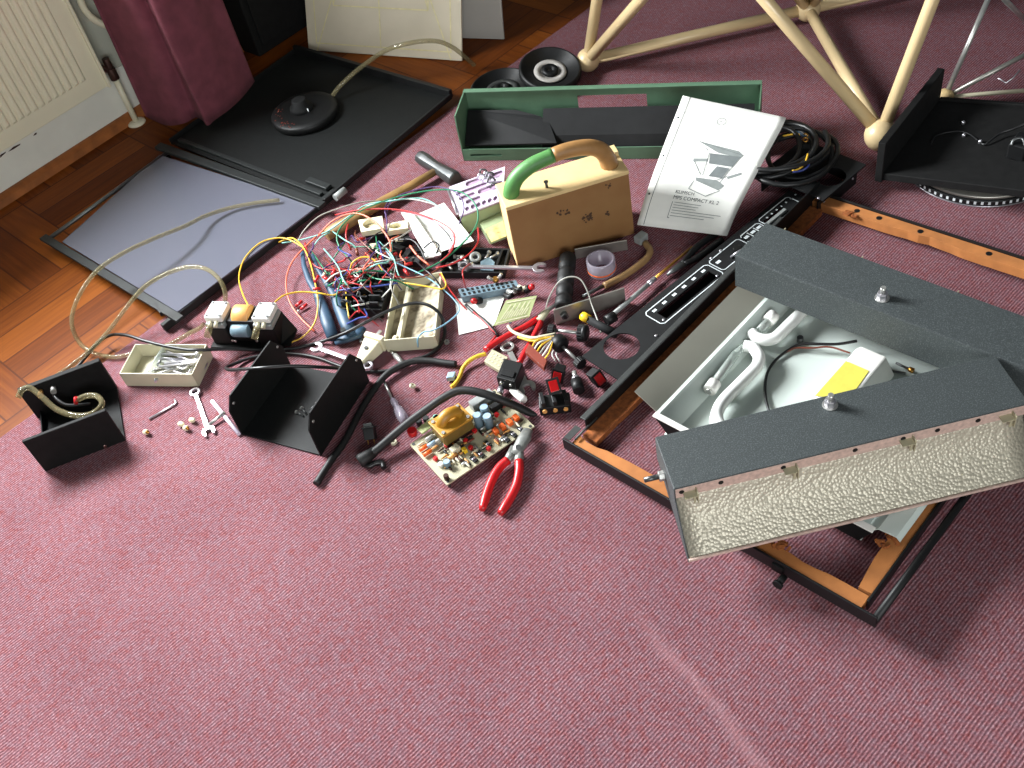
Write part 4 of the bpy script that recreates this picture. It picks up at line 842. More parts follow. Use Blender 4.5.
# ------------------------------------------------------------------ hammer
hm = T('hammer', 'hammer with a worn wooden handle lying beside the black tray', 'hammer', A(385, 205))
ha, hb2 = A(326, 235, .018), A(436, 171, .020); hd = (hb2-ha).normalized(); hk_ = V((-hd.y, hd.x, 0))
P(MB().tube([ha, ha+hd*.06, ha+hd*.16, ha+hd*.24, hb2], [.018, .0185, .0155, .0125, .011], 12, flat=.75), 'handle', 'hamwood', hm)
n1_, n2_ = A(420, 157, .022), A(456, 180, .022); hn = (n2_-n1_).normalized(); mid = (n1_+n2_)/2
P(MB().tube([n1_, n1_+hn*.022, mid-hn*.006, mid+hn*.01, n2_-hn*.022, n2_-hn*.004, n2_], [.017, .0185, .0145, .0155, .0195, .020, .017], 8), 'head', 'darksteel', hm, .001)

# ------------------------------------------------------------------ cables
def cable(px, r_, label, m='cable', name='cable', z=None, n=6, cat='cable'):
    pts = Ls(px, r_ if z is None else z); return S(MB().tube(spl(pts, n), r_, 10), name, m, label, cat)
cable([(56, 386, .02), (78, 366, .006), (95, 346, .021), (108, 336, .024), (125, 335, .045), (145, 341, .05), (165, 346, .048), (185, 349.5, .046), (200, 350, .045), (230, 349, .02), (262, 350, .006), (290, 349, .005), (320, 342, .006), (345, 333, .034), (370, 320, .044), (395, 308, .046), (415, 303, .046), (430, 306, .044), (441, 316, .03), (445, 332, .005), (440, 346, .005), (428, 355, .005), (415, 359, .005), (405, 362, .005)], .0036, 'thin black mains lead running from the black open box past the pump')
cable([(405, 366, .004), (385, 371, .004), (360, 371, .004), (340, 366, .004), (318, 358, .005), (296, 354, .005), (272, 354, .005), (250, 358, .005), (232, 365, .012), (226, 368, .03), (231, 370, .06), (246, 369, .095), (260, 368, .108), (275, 367, .106), (295, 366, .095), (318, 367, .075), (336, 368, .045), (345, 369, .015)], .0036, 'black lead looped behind and through the U channel')
cable([(316, 484, .0075), (330, 462, .0075), (345, 441, .0075), (360, 412, .0075), (373, 391, .008), (386, 375, .012), (400, 366, .012), (415, 361, .010), (432, 361, .008), (446, 363, .0075), (456, 364, .0075)], .0068, 'thick black sleeved cable running past the U channel right side', 'rubber')
tk = T('power_cord', 'thick black power cord with flared boot arching over the circuit board', 'cable', A(430, 410))
kp = spl(Ls([(368, 456, .018), (380, 447, .024), (395, 434, .03), (412, 420, .04), (430, 407, .052), (445, 397, .060), (458, 391, .064), (472, 391, .064), (488, 395, .058), (504, 401, .045), (518, 407, .025), (530, 413, .008), (537, 415, .005)]), 6)
P(MB().tube(kp, [.008]*(len(kp)-8)+[.0075, .007, .0065, .006, .005, .004, .003, .002], 12), 'sheath', 'rubber', tk)
P(MB().tube(Ls([(376, 450, .020), (368, 456, .018), (362, 460, .0155), (359, 462, .0145)]), [.0085, .012, .0145, .013], 12), 'boot', 'rubber', tk)
P(MB().tube(spl(Ls([(362, 463, .012), (369, 466, .010), (376, 463, .010), (382, 463, .008), (384, 468, .006)]), 5), .0055, 10), 'inner_core', 'cable', tk)
# plug
pg_ = T('mains_plug', 'ivory mains plug lying pins up beside the cream parts tray', 'plug', A(374, 347))
a, b_ = A(360, 362, .018), A(374, 344, .020); gdv = (b_-a).normalized(); gk = V((-gdv.y, gdv.x, 0)); 
def gpl(u, v, z): return V((a.x, a.y, 0))+gdv*u+gk*v+V((0, 0, z))
gl_ = (b_-a).length
P(MB().hexa([gpl(-.006, -.009, .004), gpl(gl_, -.022, .002), gpl(gl_, .022, .002), gpl(-.006, .009, .004)], [gpl(-.006, -.009, .024), gpl(gl_, -.020, .034), gpl(gl_, .020, .034), gpl(-.006, .009, .024)]), 'body', 'ivory', pg_, .004)
P(MB().box(gpl(gl_+.001, -.023, .001), gdv*.012, gk*.046, (0, 0, .036)), 'face', 'ivory', pg_, .002)
P(MB().cyl(gpl(gl_*.55, 0, .029), gpl(gl_*.55, 0, .0325), .0045, 10), 'screw', 'darksteel', pg_)
for v_, z_ in ((-.012, .012), (.012, .012), (0, .028)): P(MB().box(gpl(gl_+.012, v_-.003, z_-.002), gdv*.018, gk*.006, (0, 0, .004)), 'pin', 'steel' if z_ > .02 else 'brass', pg_)
S(MB().cyl(A(395, 355, .006), A(404, 365, .006), .0055, 12).cyl(A(391, 352, .006), A(395, 355, .006), .0035, 10), 'jack_plug', 'steel', 'small silver jack plug beside the ivory mains plug', 'plug')
# screwdriver with clear handle
sd = T('screwdriver', 'screwdriver with a clear lilac handle beside the thick black cable', 'screwdriver', A(395, 402))
a, b_, c_ = A(383, 379, .006), A(392, 399, .008), A(406, 423, .012)
P(MB().cyl(a, b_, .0026, 10), 'shaft', 'steel', sd); dd = (c_-b_).normalized(); ll = (c_-b_).length
P(MB().lathe([(.004, 0), (.0075, .006), (.0075, .02), (.006, .026), (.0105, .036), (.0115, ll*.75), (.010, ll)], b_, dd, 8), 'handle', 'clearplastic', sd)
P(MB().cyl(b_, b_+dd*ll*.8, .003, 8), 'core', 'lilac', sd)
# black rocker switch on the carpet
def rocker(x_, y_, rz, label, red, z=0.0, tilt=(0, 0)):
    c = A(x_, y_, z); t = T('rocker_switch', label, 'switch', c); R = Matrix.Identity(3)
    P(MB().cbox(c+V((0, 0, .012)), (.020, .026, .022)), 'housing', 'black', t, .001); P(MB().cbox(c+V((0, 0, .0245)), (.025, .031, .003)), 'bezel', 'black', t, .001)
    P(MB().hexa([c+V(p) for p in ((-.0085, -.011, .026), (.0085, -.011, .026), (.0085, .011, .026), (-.0085, .011, .026))], [c+V(p) for p in ((-.008, -.0105, .033), (.008, -.0105, .033), (.008, .0105, .0275), (-.008, .0105, .0275))]), 'rocker', 'redglow' if red else 'greybar', t, .001)
    for i in (-.006, .006): P(MB().cbox(c+V((i, 0, -.003)), (.001, .005, .010)), 'terminal', 'brass', t)
    t.rotation_euler = (tilt[0], tilt[1], rz); return t
rs_ = rocker(371, 440, -.1, 'small black rocker switch alone on the carpet near the cable boot', False, .014, (-D(48), 0))
# ------------------------------------------------------------------ clutter: helpers
def slab(mb, px, z, th): return mb.prism([Ls(px, z)], (0, 0, th))
def inq(c, a, b):                           # bilinear point in a pixel quad at z: c = (front left, front right, back right, back left)
    return (c[0]*(1-a)+c[1]*a)*(1-b)+(c[3]*(1-a)+c[2]*a)*b
def cq4(px, z): return Ls(px, z)

# blue handled wire strippers
st_ = T('wire_stripper', 'blue handled wire strippers lying left of the black terminal block', 'pliers', A(330, 300))
for px, rs in (([(302, 250, .02), (304, 266, .02), (309, 280, .02), (317, 293, .018), (322, 306, .016), (327, 321, .014), (333, 338, .012)], [.0045, .006, .007, .009, .0125, .014, .0125]), ([(312, 255, .024), (317, 268, .024), (325, 280, .022), (334, 294, .02), (340, 308, .018), (346, 322, .016), (353, 337, .014)], [.0045, .006, .007, .010, .014, .015, .013])):
    pts = Ls(px); P(MB().tube(pts, rs, 12, flat=.7), 'grip', 'blue', st_)
P(MB().tube(Ls([(335, 343, .010), (345, 339, .012), (358, 334, .012), (364, 328, .012)]), [.006, .0115, .0125, .007], 12, flat=.7), 'jaw_cover', 'blue', st_, label='dark blue jaw cover'); P(MB().cyl(A(343, 330, .026), A(343, 330, .034), .006, 12), 'pivot', 'darksteel', st_)

# black terminal block under the wires
tbk = T('terminal_block', 'black plastic terminal block buried in coloured wires', 'terminal block', A(372, 300))
tb4 = cq4([(343, 318), (384, 319), (391, 275), (350, 278)], .0); ex = (tb4[1]-tb4[0]).normalized(); ey = V((-ex.y, ex.x, 0)); eL = (tb4[1]-tb4[0]).length; eW = (tb4[3]-tb4[0]).dot(ey)*.9
tq5 = lambda a, b, z: V((tb4[0].x, tb4[0].y, 0))+ex*a+ey*b+V((0, 0, z))
P(MB().box(tq5(0, 0, .002), ex*eL, ey*eW, (0, 0, .026)), 'body', 'black', tbk, .002)
for j in range(6):
    for i in range(3):
        P(MB().box(tq5(eL*(.04+.32*i), eW*(.05+.155*j), .028), ex*eL*.27, ey*eW*.045, (0, 0, .014+.004*((i+j) % 2))), 'barrier', 'black', tbk, .0008)
for i in range(5):
    c = tq5(eL*(.2+.3*(i % 3)), eW*(.16+.155*i), .029); P(MB().cyl(c, c+V((0, 0, .005)), .004, 10), 'terminal_screw', 'brass', tbk)

# ivory sockets
for px, lab in (([(361, 232), (384, 228), (382, 216), (358, 220)], 'ivory socket block with a round recess above the wires'), ([(387, 231), (408, 228), (407, 220), (386, 224)], 'small ivory socket block beside the folded white card')):
    q4 = cq4(px, .050); t = T('socket_block', lab, 'socket', V(((q4[0]+q4[2])/2).to_tuple())-V((0, 0, .050)))
    hl = [inq(q4, .44+.30*math.cos(i*math.pi/10), .52+.36*math.sin(i*math.pi/10))-V((0, 0, .014)) for i in range(20)]
    P(MB().prism([[p-V((0, 0, .014)) for p in q4], hl], (0, 0, .014)), 'top', 'ivory', t); P(MB().prism([[p-V((0, 0, .0015)) for p in hl]], (0, 0, .004)), 'recess', 'cream', t)
    P(MB().prism([[inq(q4, .1, .1)-V((0, 0, .014)), inq(q4, .9, .1)-V((0, 0, .014)), inq(q4, .9, .9)-V((0, 0, .014)), inq(q4, .1, .9)-V((0, 0, .014))]], (0, 0, -.030)), 'body', 'black', t, .001)

# cream parts tray with dusty compartments
cz = .036
ct4 = cq4([(384, 340), (434, 336), (441, 272), (395, 281)], cz)
ct = T('parts_tray', 'cream plastic parts tray with dusty compartments beside the plug', 'tray', V(((ct4[0]+ct4[2])/2).to_tuple())-V((0, 0, cz)))
def cwall(a, b, w_, nm, m='cream', top=0, h=cz-.001):
    p, q = inq(ct4, *a), inq(ct4, *b); d = (q-p).normalized(); k = V((-d.y, d.x, 0))*w_/2
    P(MB().box(V((p.x, p.y, .001+0))-k, q-p, k*2, (0, 0, h-top)), nm, m, ct, .0008)
cwall((0, 0), (1, 0), .003, 'front_wall'); cwall((1, 0), (1, 1), .0045, 'side_wall'); cwall((1, 1), (0, 1), .003, 'back_wall'); cwall((0, 1), (0, 0), .003, 'side_wall'); cwall((.27, .02), (.27, .98), .006, 'divider', top=.008)
P(MB().prism([[inq(ct4, a, b)-V((0, 0, cz-.002)) for a, b in ((.01, .01), (.99, .01), (.99, .99), (.01, .99))]], (0, 0, .003)), 'bottom', 'dirty', ct)
g = [[inq(ct4, .30+.67*i/8, .03+.94*j/10)-V((0, 0, cz-.006-.022*(i/8)**2-.003*math.sin(j*1.3)*(i/8))) for i in range(9)] for j in range(11)]
P(MB().grid(g), 'dust_liner', 'dirty', ct)
P(MB().cyl(inq(ct4, .22, .06)-V((0, 0, .02)), inq(ct4, .34, .80)-V((0, 0, .012)), .007, 10), 'roller', 'cream', ct); P(MB().ball(inq(ct4, .2, .07)-V((0, 0, .012)), .008, 10), 'knob', 'ivory', ct)

# white folded card
fc = T('folded_card', 'folded white card standing behind the coloured wires', 'card', A(440, 235))
P(slab(MB(), [(416, 215), (444, 203), (474, 241), (441, 252)], .030, .0012), 'flap', 'paper', fc); P(MB().prism([[A(401, 213, .045), A(412, 212, .050), A(441, 255, .040), A(428, 258, .036)]], (0, 0, .0012)), 'flap', 'paper', fc)
P(MB().prism([[A(412, 212, .050), A(441, 255, .040), A(441, 252, .030), A(416, 215, .030)]], (.0008, .0004, 0)), 'fold', 'paper', fc)
S(slab(MB(), [(425, 250), (436, 247), (434, 258), (424, 259)], .028, .006), 'eraser', 'white', 'small white block at the lower corner of the folded card', 'block', bev=.001)
# lilac slotted organiser
oz = .052
og = cq4([(460, 217), (503, 201), (516, 158), (449, 188)], oz)
oc = T('organiser_box', 'clear box with a lilac slotted lid behind the carrier box', 'box', V(((og[0]+og[2])/2).to_tuple())-V((0, 0, oz)))
og = [og[0], og[1], og[0]+(og[1]-og[0])*1.35+(og[3]-og[0])*1.0, og[3]]
def oslot(a0, a1, b0, b1, n=5):
    out = []
    for k in range(n+1): t = -math.pi/2+math.pi*k/n; out.append((a1-(b1-b0)*.3+(b1-b0)*.3*math.cos(t), (b0+b1)/2+(b1-b0)/2*math.sin(t)))
    for k in range(n+1): t = math.pi/2+math.pi*k/n; out.append((a0+(b1-b0)*.3+(b1-b0)*.3*math.cos(t), (b0+b1)/2+(b1-b0)/2*math.sin(t)))
    return [inq(og, a, b) for a, b in out]
sl_ = [oslot(.28, .54, .80, .97), oslot(.07, .66, .62, .75), oslot(.10, .42, .45, .58), oslot(.47, .98, .43, .60), oslot(.20, .52, .27, .40), oslot(.70, .97, .76, .93)]+[oslot(.15+.125*k, .25+.125*k, .06, .21) for k in range(6)]
P(MB().prism([[og[0], og[1], og[2], og[3]]]+sl_, (0, 0, .003)), 'lid', 'lilac', oc)
P(MB().prism([[p-V((0, 0, .004)) for p in (inq(og, .02, .02), inq(og, .98, .02), inq(og, .98, .98), inq(og, .02, .98))]], (0, 0, .002)), 'tray_insert', 'recess', oc)
P(MB().prism([[p-V((0, 0, oz-.001)) for p in (inq(og, .02, .02), inq(og, .98, .02), inq(og, .98, .98), inq(og, .02, .98))]], (0, 0, oz-.006)), 'case', 'glassgreen', oc)
P(MB().cyl(inq(og, -.03, .95)+V((0, 0, .004)), inq(og, -.03, .08)+V((0, 0, .004)), .003, 8), 'hinge_rod', 'chrome', oc)
mc = T('metal_clips', 'small heap of bright metal clips on the lilac lid', 'clips', A(487, 178, oz+.003))
for i, (x_, y_) in enumerate(((483, 172), (487, 175), (491, 180), (486, 180), (494, 186), (481, 177), (490, 175))):
    c = A(x_, y_, oz+.010); P(MB().tube([c+V((-.009, 0, -.004)), c+V((-.004, .004, .006)), c+V((.006, .002, .004)), c+V((.010, -.004, -.002))], .0024, 6), 'clip', 'chrome' if i % 2 else 'darksteel', mc).rotation_euler = (0, 0, 0)
gb = T('glass_dish', 'pale green glass dish with yellowish residue beside the carrier box', 'dish', A(494, 230))
gq4 = [(490, 245), (513, 236), (508, 217), (481, 230)]
P(slab(MB(), gq4, .004, .022), 'body', 'glassgreen', gb, .002); gg = cq4(gq4, .0265); P(MB().prism([[inq(gg, a, b) for a, b in ((.1, .1), (.9, .1), (.9, .9), (.1, .9))]], (0, 0, .0015)), 'residue', mat('yellow_residue', (206, 196, 132), .8, scale=50, c2=(150, 128, 62), thr=(.5, .75)), gb)

# black parts tray with loose hardware
bz = .018
bq4 = cq4([(441, 272), (503, 272), (509, 249), (443, 247)], bz)
pt = T('hardware_tray', 'shallow black tray of loose hardware in front of the carrier box', 'tray', V(((bq4[0]+bq4[2])/2).to_tuple())-V((0, 0, bz)))
P(MB().prism([[p-V((0, 0, bz-.001)) for p in bq4]], (0, 0, .003)), 'bottom', 'black', pt)
for a, b in (((0, 0), (1, 0)), ((1, 0), (1, 1)), ((1, 1), (0, 1)), ((0, 1), (0, 0)), ((.86, 0), (.9, 1))):
    p, q = inq(bq4, *a), inq(bq4, *b); d = (q-p).normalized(); k = V((-d.y, d.x, 0))*.0025
    P(MB().box(V((p.x, p.y, .002))-k, q-p, k*2, (0, 0, bz-.002)), 'wall', 'black', pt, .0008)
S(MB().lathe([(.006, 0), (.013, 0), (.013, .006), (.006, .006)], inq(bq4, .50, .72)-V((0, 0, .010)), (.1, -.4, 1), 20, closed=True), 'washer', 'grey', 'big grey washer in the black hardware tray', 'washer')
S(MB().prism([[inq(bq4, a, b)-V((0, 0, .009)) for a, b in ((.62, .15), (.84, .1), (.82, .5), (.72, .7), (.60, .5))]], (0, 0, .005)), 'bracket', 'bluegrey', 'grey plastic bracket in the black hardware tray', 'bracket', bev=.001)
bo_ = None
for a, b, rz in ((.18, .5, .3), (.28, .3, 1.4), (.35, .6, 2.2), (.42, .3, .8), (.56, .35, 2.6), (.68, .8, 1.0), (.25, .75, 2.9), (.12, .3, 1.9), (.78, .8, .4)):
    c = inq(bq4, a, b)-V((0, 0, .008))
    if not bo_:
        bo_ = T('bolt', 'one of the loose steel bolts in the black hardware tray', 'bolt', c, 'bolts in the hardware tray')
        P(MB().cyl(c-V((.011, 0, 0)), c+V((.008, 0, 0)), .0028, 10), 'shank', 'steel', bo_); P(MB().cyl(c+V((.008, 0, 0)), c+V((.013, 0, 0)), .0055, 6, smooth=False), 'head', 'steel', bo_); bo_.rotation_euler.z = rz
    else: dup(bo_, c, rz)
spanner('spanner', 'long silver spanner lying in front of the black hardware tray', A(466, 275), A(543, 277), .009, th=.006, z=.022, ring_r=.012, jaw_r=.016)
# blue grey connector strip, wing nut, paper, green circuit board
cs = T('connector_strip', 'blue grey slotted connector strip on the white paper edge', 'connector', A(488, 290))
s4 = cq4([(462, 297), (519, 286), (516, 280), (458, 289)], .020); P(MB().prism([s4], (0, 0, -.018)), 'body', 'bluegrey', cs, .001)
for i in range(11):
    for j in (.12, .58): P(MB().prism([[inq(s4, .04+.085*i+da, j+db) for da, db in ((0, 0), (.045, 0), (.045, .3), (0, .3))]], (0, 0, .0006)), 'slot', 'black', cs)
wn_ = A(496, 281, .024); wg = T('wing_nut', 'small brass wing nut on top of the blue grey strip', 'nut', wn_); P(MB().cyl(wn_, wn_+V((0, 0, .008)), .007, 10), 'body', 'brass', wg)
for s_ in (-1, 1): P(MB().tube([wn_+V((s_*.005, 0, .005)), wn_+V((s_*.012, .002, .010)), wn_+V((s_*.015, .003, .014))], .0035, 8), 'wing', 'steel', wg)
S(slab(MB(), [(459, 335), (494, 326), (505, 296), (455, 299)], .0015, .0008), 'paper_sheet', 'paper', 'small sheet of white paper under the green circuit board', 'paper')
gp4 = [A(493, 326, .016), A(529, 317, .020), A(537, 295.5, .045), A(506, 300.5, .040)]
gbd = T('circuit_board', 'small pale green circuit board propped up in the middle of the clutter', 'circuit board', (gp4[0]+gp4[2])/2)
gn = (gp4[1]-gp4[0]).cross(gp4[3]-gp4[0]).normalized(); P(MB().prism([gp4], -gn*.0016), 'board', 'pcbgreen', gbd)
tm = MB()
for i in range(5):
    for a, b, c_, d_ in ((.14, .18, .20, .55), (.20, .55, .24, .80), (.22, .2, .27, .5)): line(tm, inq(gp4, a+.15*i, b), inq(gp4, c_+.15*i, d_), .0016, gn)
for b in (.08, .9): line(tm, inq(gp4, .06, b), inq(gp4, .94, b), .002, gn)
P(tm, 'copper_track', 'cream', gbd)
for a, b in ((.3, .9), (.6, .95), (.8, .9), (.45, .05)):
    c = inq(gp4, a, b)-gn*.002; P(MB().cyl(c, c-gn*.012, .003, 8), 'capacitor', 'capblue' if a < .5 else 'orange', gbd)
def button(x_, y_, z_, label, tl):
    c = A(x_, y_, z_); t = T('push_button', label, 'button', c-V((0, 0, z_))); ax = V(tl).normalized()
    P(MB().lathe([(.0045, 0), (.0062, .002), (.0062, .009), (.004, .012), (.001, .0125)], c, ax, 16), 'cap', 'red', t); P(MB().cyl(c-ax*.014, c, .0075, 14), 'body', 'black', t)
button(476, 301, .012, 'small red push button at the edge of the white paper', (-.5, -.3, .4)); button(530, 288, .028, 'larger red push button above the green circuit board', (.5, -.3, .5))
for x_, y_, m in ((512, 293, 'steel'), (518, 290, 'black'), (523, 289, 'cream'), (509, 297, 'black')):
    c = A(x_, y_, .022); S(MB().tube([c+V((-.008, .01, 0)), c, c+V((.008, -.004, .006))], .0055, 8), 'toggle_part', m, {'steel': 'small silver toggle part behind the green circuit board', 'black': 'small black toggle part left of the larger red push button' if x_ > 515 else 'small black toggle part at the top corner of the green circuit board', 'cream': 'small cream toggle part touching the larger red push button'}[m], 'switch part')

# red handled cutters under the relay
rc2 = T('side_cutters', 'small cutters with two red handles half hidden by a relay', 'cutters', A(512, 340))
for px in ([(538, 318, .012), (526, 326, .012), (512, 333, .012), (498, 341, .012), (485, 350, .012)], [(541, 322, .012), (535, 334, .012), (530, 344, .012), (524, 354, .012), (519, 364, .012)]):
    P(MB().tube(spl(Ls(px), 4), .0062, 10), 'handle', 'red', rc2)
P(MB().tube(Ls([(538, 321, .012), (544, 314, .012), (551, 307, .012)]), [.010, .009, .004], 10, flat=.6), 'jaws', 'pcb', rc2)
# main relay
ry = T('relay', 'black relay on a beige perforated base in front of the red handles', 'relay', A(505, 368))
r4 = cq4([(484, 361), (500, 371), (508, 357), (492, 349)], .020); P(MB().prism([r4], (0, 0, -.010)), 'base', 'pcb', ry, .001)
for a in (.2, .4, .6, .8):
    for b in (.25, .5, .75): P(MB().cyl(inq(r4, a, b), inq(r4, a, b)+V((0, 0, .0008)), .0022, 8), 'contact', 'cream', ry)
r5 = cq4([(496, 377), (515, 382), (523, 363), (504, 358)], .042); P(MB().prism([r5], (0, 0, -.032)), 'housing', 'black', ry, .002)
P(MB().prism([[inq(r5, a, b) for a, b in ((.15, .15), (.85, .15), (.85, .45), (.15, .45))]], (0, 0, .003)), 'contact_cover', 'black', ry, .001)
for a in (.25, .75): c = inq(r5, a, -.01)-V((0, 0, .01)); P(MB().cyl(c, c+V((-.002, -.004, 0)), .003, 8), 'terminal', 'steel', ry)
S(MB().tube(spl(Ls([(486, 354, .012), (478, 356, .014), (469, 361, .012), (463, 368, .008), (460, 376, .006), (455, 384, .0048), (451, 387, .0048)]), 5), .0042, 8), 'twisted_lead', 'wyellow', 'short twisted yellow lead running from the relay to a blue connector', 'lead')
S(slab(MB(), [(447, 382), (455, 381), (457, 375), (449, 376)], .002, .012), 'crimp_connector', 'capblue', 'pale blue crimp connector beside the end of the yellow lead', 'connector', bev=.002)
ph = T('tool_grip', 'short white handle with a silver collar by the circuit board corner', 'handle', A(515, 392)); P(MB().lathe([(.005, 0), (.0075, .004), (.0085, .02), (.0085, .042), (.006, .046)], A(511, 388, .010), A(526, 402, .010)-A(511, 388, .010), 12), 'grip', 'white', ph); P(MB().cyl(A(501, 388, .012), A(500, 394, .012), .0065, 12), 'collar', 'chrome', ph)
# brown edge connector with yellow wires
bn = T('edge_connector', 'brown edge connector on a bunch of yellow and white wires', 'connector', A(536, 358)); b4 = cq4([(525, 351), (544, 368), (547, 360), (529, 343)], .030); P(MB().prism([b4], (0, 0, -.011)), 'body', 'brown', bn, .001)
for i, m in enumerate(('wyellow', 'wwhite', 'wyellow', 'wgrey', 'wwhite', 'wyellow')):
    e = inq(b4, .15+.14*i, .9); P(MB().tube(spl([e-V((0, 0, .004)), e+(A(545, 347, .03)-A(536, 357, .012))*.6, A(549+i*.7, 338+i*.8, .03), A(554, 334, .026)], 5), .0017, 6), 'wire', m, bn)
P(MB().tube(spl(Ls([(556, 334, .026), (545, 336, .03), (533, 338, .028), (520, 335, .024), (512, 331, .02), (508, 326, .02)]), 5), .0035, 8), 'wire', 'cream', bn); P(MB().tube(spl(Ls([(554, 336, .026), (543, 339, .03), (532, 341, .026), (518, 337, .022)]), 5), .0025, 8), 'wire', 'wyellow', bn)

# rubber grip on a rod, flat bars, tape roll, tan hose
gr = T('rubber_grip', 'ribbed black rubber grip on a thin rod in front of the carrier box', 'grip', A(565, 290))
a, b_ = A(568, 256, .022), A(563, 308, .020); n = 26
P(MB().tube([a+(b_-a)*i/n for i in range(n+1)], [.0185-(.0035 if i in (7, 8, 15, 16, 20, 21) else 0)-(.004 if i in (0, n) else 0) for i in range(n+1)], 16), 'grip', 'rubber', gr)
P(MB().cyl(A(560, 302, .014), A(530, 322, .010), .0042, 10), 'rod', 'steel', gr)
def flatbar(px_b, px_e, h, label, m, bolt=None):
    a, b = A(*px_b, .001), A(*px_e, .001); d = (b-a).normalized(); k = V((-d.y, d.x, 0))*.003
    t = T('flat_bar', label, 'bar', (a+b)/2); P(MB().box(a, b-a, k, (0, 0, h)), 'bar', m, t, .0008)
    if bolt: c = a+d*bolt+V((0, 0, h*.55)); P(MB().cyl(c, c-k*3.2, .0085, 6, smooth=False), 'bolt', 'darksteel', t); P(MB().cyl(c-k*3.2, c-k*4, .004, 10), 'bolt_end', 'black', t)
flatbar((556, 325), (626, 303), .042, 'aluminium bar with a black bolt standing on edge in front of the rubber grip', 'alu', .02); flatbar((576, 259), (628, 250), .028, 'thin grey bar standing along the front foot of the carrier box', 'alu')
cu = A(602, 271, .0005); tp = T('tape_roll', 'clear pinkish tape roll standing on the carpet beside the grip', 'tape', cu)
P(MB().lathe([(.020, 0), (.029, 0), (.031, .004), (.031, .034), (.027, .036), (.025, .034), (.024, .004), (.020, .003)], cu, n=32, closed=True), 'roll', 'clearplastic', tp); P(MB().lathe([(.0312, .008), (.0318, .009), (.0318, .011), (.0312, .012)], cu, n=32, closed=True), 'band', 'orange', tp)
hs = T('rubber_hose', 'tan rubber hose with a grey square end curving round the tape roll', 'hose', A(640, 262)); P(MB().tube(spl(Ls([(645, 243, .012), (650, 250, .010), (647, 258, .008), (638, 266, .008), (628, 273, .008), (616, 280, .008), (604, 286, .008)]), 5), .0075, 10), 'hose', 'tan', hs); c = A(641, 238, .018); P(MB().cbox(c, (.026, .020, .018), Z(.6)), 'end_block', 'grey', hs, .002); P(MB().cyl(A(603, 286, .008), A(582, 297, .008), .004, 8), 'rod', 'darksteel', hs)
an = T('probe_rod', 'thin telescopic rod of brass and grey lying towards the control panel', 'rod', A(650, 280)); P(MB().cyl(A(692, 247, .012), A(652, 281, .014), .0032, 10), 'brass_section', 'brass', an); P(MB().cyl(A(655, 278.5, .014), A(648, 284.5, .014), .0058, 10), 'collar', 'chrome', an); P(MB().cyl(A(650, 283, .014), A(611, 316, .016), .0048, 10), 'tube_section', 'grey', an)
bp_ = T('pliers', 'black long nosed pliers lying beside the control panel edge', 'pliers', A(685, 262)); P(MB().tube(Ls([(667, 275, .010), (675, 269, .012), (684, 263, .012)]), [.003, .008, .010], 10, flat=.6), 'jaws', 'darksteel', bp_)
for px in ([(682, 264, .012), (692, 252, .012), (702, 243, .012), (716, 234, .012)], [(684, 264, .012), (697, 258, .012), (710, 249, .012), (722, 240, .012)]): P(MB().tube(spl(Ls(px), 4), [.006]*4+[.0075]*9, 10), 'handle', 'black', bp_)

# knobs and switches by the control panel
def ridged(c, ax, r_, h, par, nm='knob'):
    ax = V(ax).normalized(); u = ax.orthogonal().normalized(); w_ = ax.cross(u); loop = []
    for i in range(36): rr_ = r_*(1 if i % 2 else .92); loop.append(c+u*rr_*math.cos(i*math.pi/18)+w_*rr_*math.sin(i*math.pi/18))
    P(MB().prism([loop], ax*h), nm, 'black', par, .0006)
k1 = T('knob_spindle', 'upper silver spindle carrying a black knob at each end', 'knob', A(567, 333)); a, b_ = A(551, 330, .018), A(582, 333, .022); ax = (b_-a).normalized()
ridged(a-ax*.004, ax, .0125, .012, k1); P(MB().cyl(a, b_, .0036, 12), 'shaft', 'steel', k1); ridged(b_-ax*.006, ax, .0185, .010, k1); P(MB().lathe([(.0185, 0), (.016, .006), (.010, .009)], b_+ax*.004, ax, 24), 'knob_cap', 'black', k1)
k2 = T('knob_spindle', 'lower silver spindle with a thick black body near the red switches', 'knob', A(568, 352)); a, b_ = A(559, 343, .020), A(579, 362, .016); ax = (b_-a).normalized()
P(MB().lathe([(.010, 0), (.0175, .003), (.0175, .022), (.012, .026)], a-ax*.012, ax, 24), 'body', 'black', k2); P(MB().cyl(a, b_, .0036, 12), 'shaft', 'steel', k2); ridged(b_-ax*.004, ax, .0125, .013, k2)
for dx in (-4, 0): P(MB().tube(spl(Ls([(560+dx, 347, .012), (556+dx, 354, .008), (560+dx, 362, .004)]), 4), .0013, 6), 'lead', 'wwhite', k2)
yk = T('lever_switch', 'black lever with a bright yellow cap lying against the aluminium bar', 'lever', A(595, 325)); a, b_ = A(588, 319, .020), A(616, 334, .016); P(MB().tube([a, b_], [.0095, .012], 4), 'lever', 'blackmatt', yk); P(MB().cyl(A(606, 321, .02), A(615, 316, .02), .011, 8), 'joint', 'black', yk); d = (a-b_).normalized(); P(MB().tube([a-d*.002, a+d*.012, a+d*.017], [.0105, .0105, .008], 6), 'cap', 'yplast', yk)
S(MB().tube(spl(Ls([(545, 312, .006), (549, 298, .03), (558, 283, .06), (569, 277, .072), (580, 279, .07), (587, 290, .055), (592, 305, .035), (599, 324, .022), (601, 333, .012)]), 6), .0017, 8), 'loop_wire', 'wgrey', 'thin grey wire looping over the black rubber grip', 'wire')
rocker(561, 369, -.5, 'black rocker switch with a small red face just below the knobs', True, .012, (1.35, .2)); rocker(592, 375, .5, 'large red rocker switch lying under the control panel corner', True, .014, (1.2, -.2))
sw = rocker(553, 387, 0.05, 'red rocker switch standing on a black terminal base by itself', True, .036, (.7, 0))
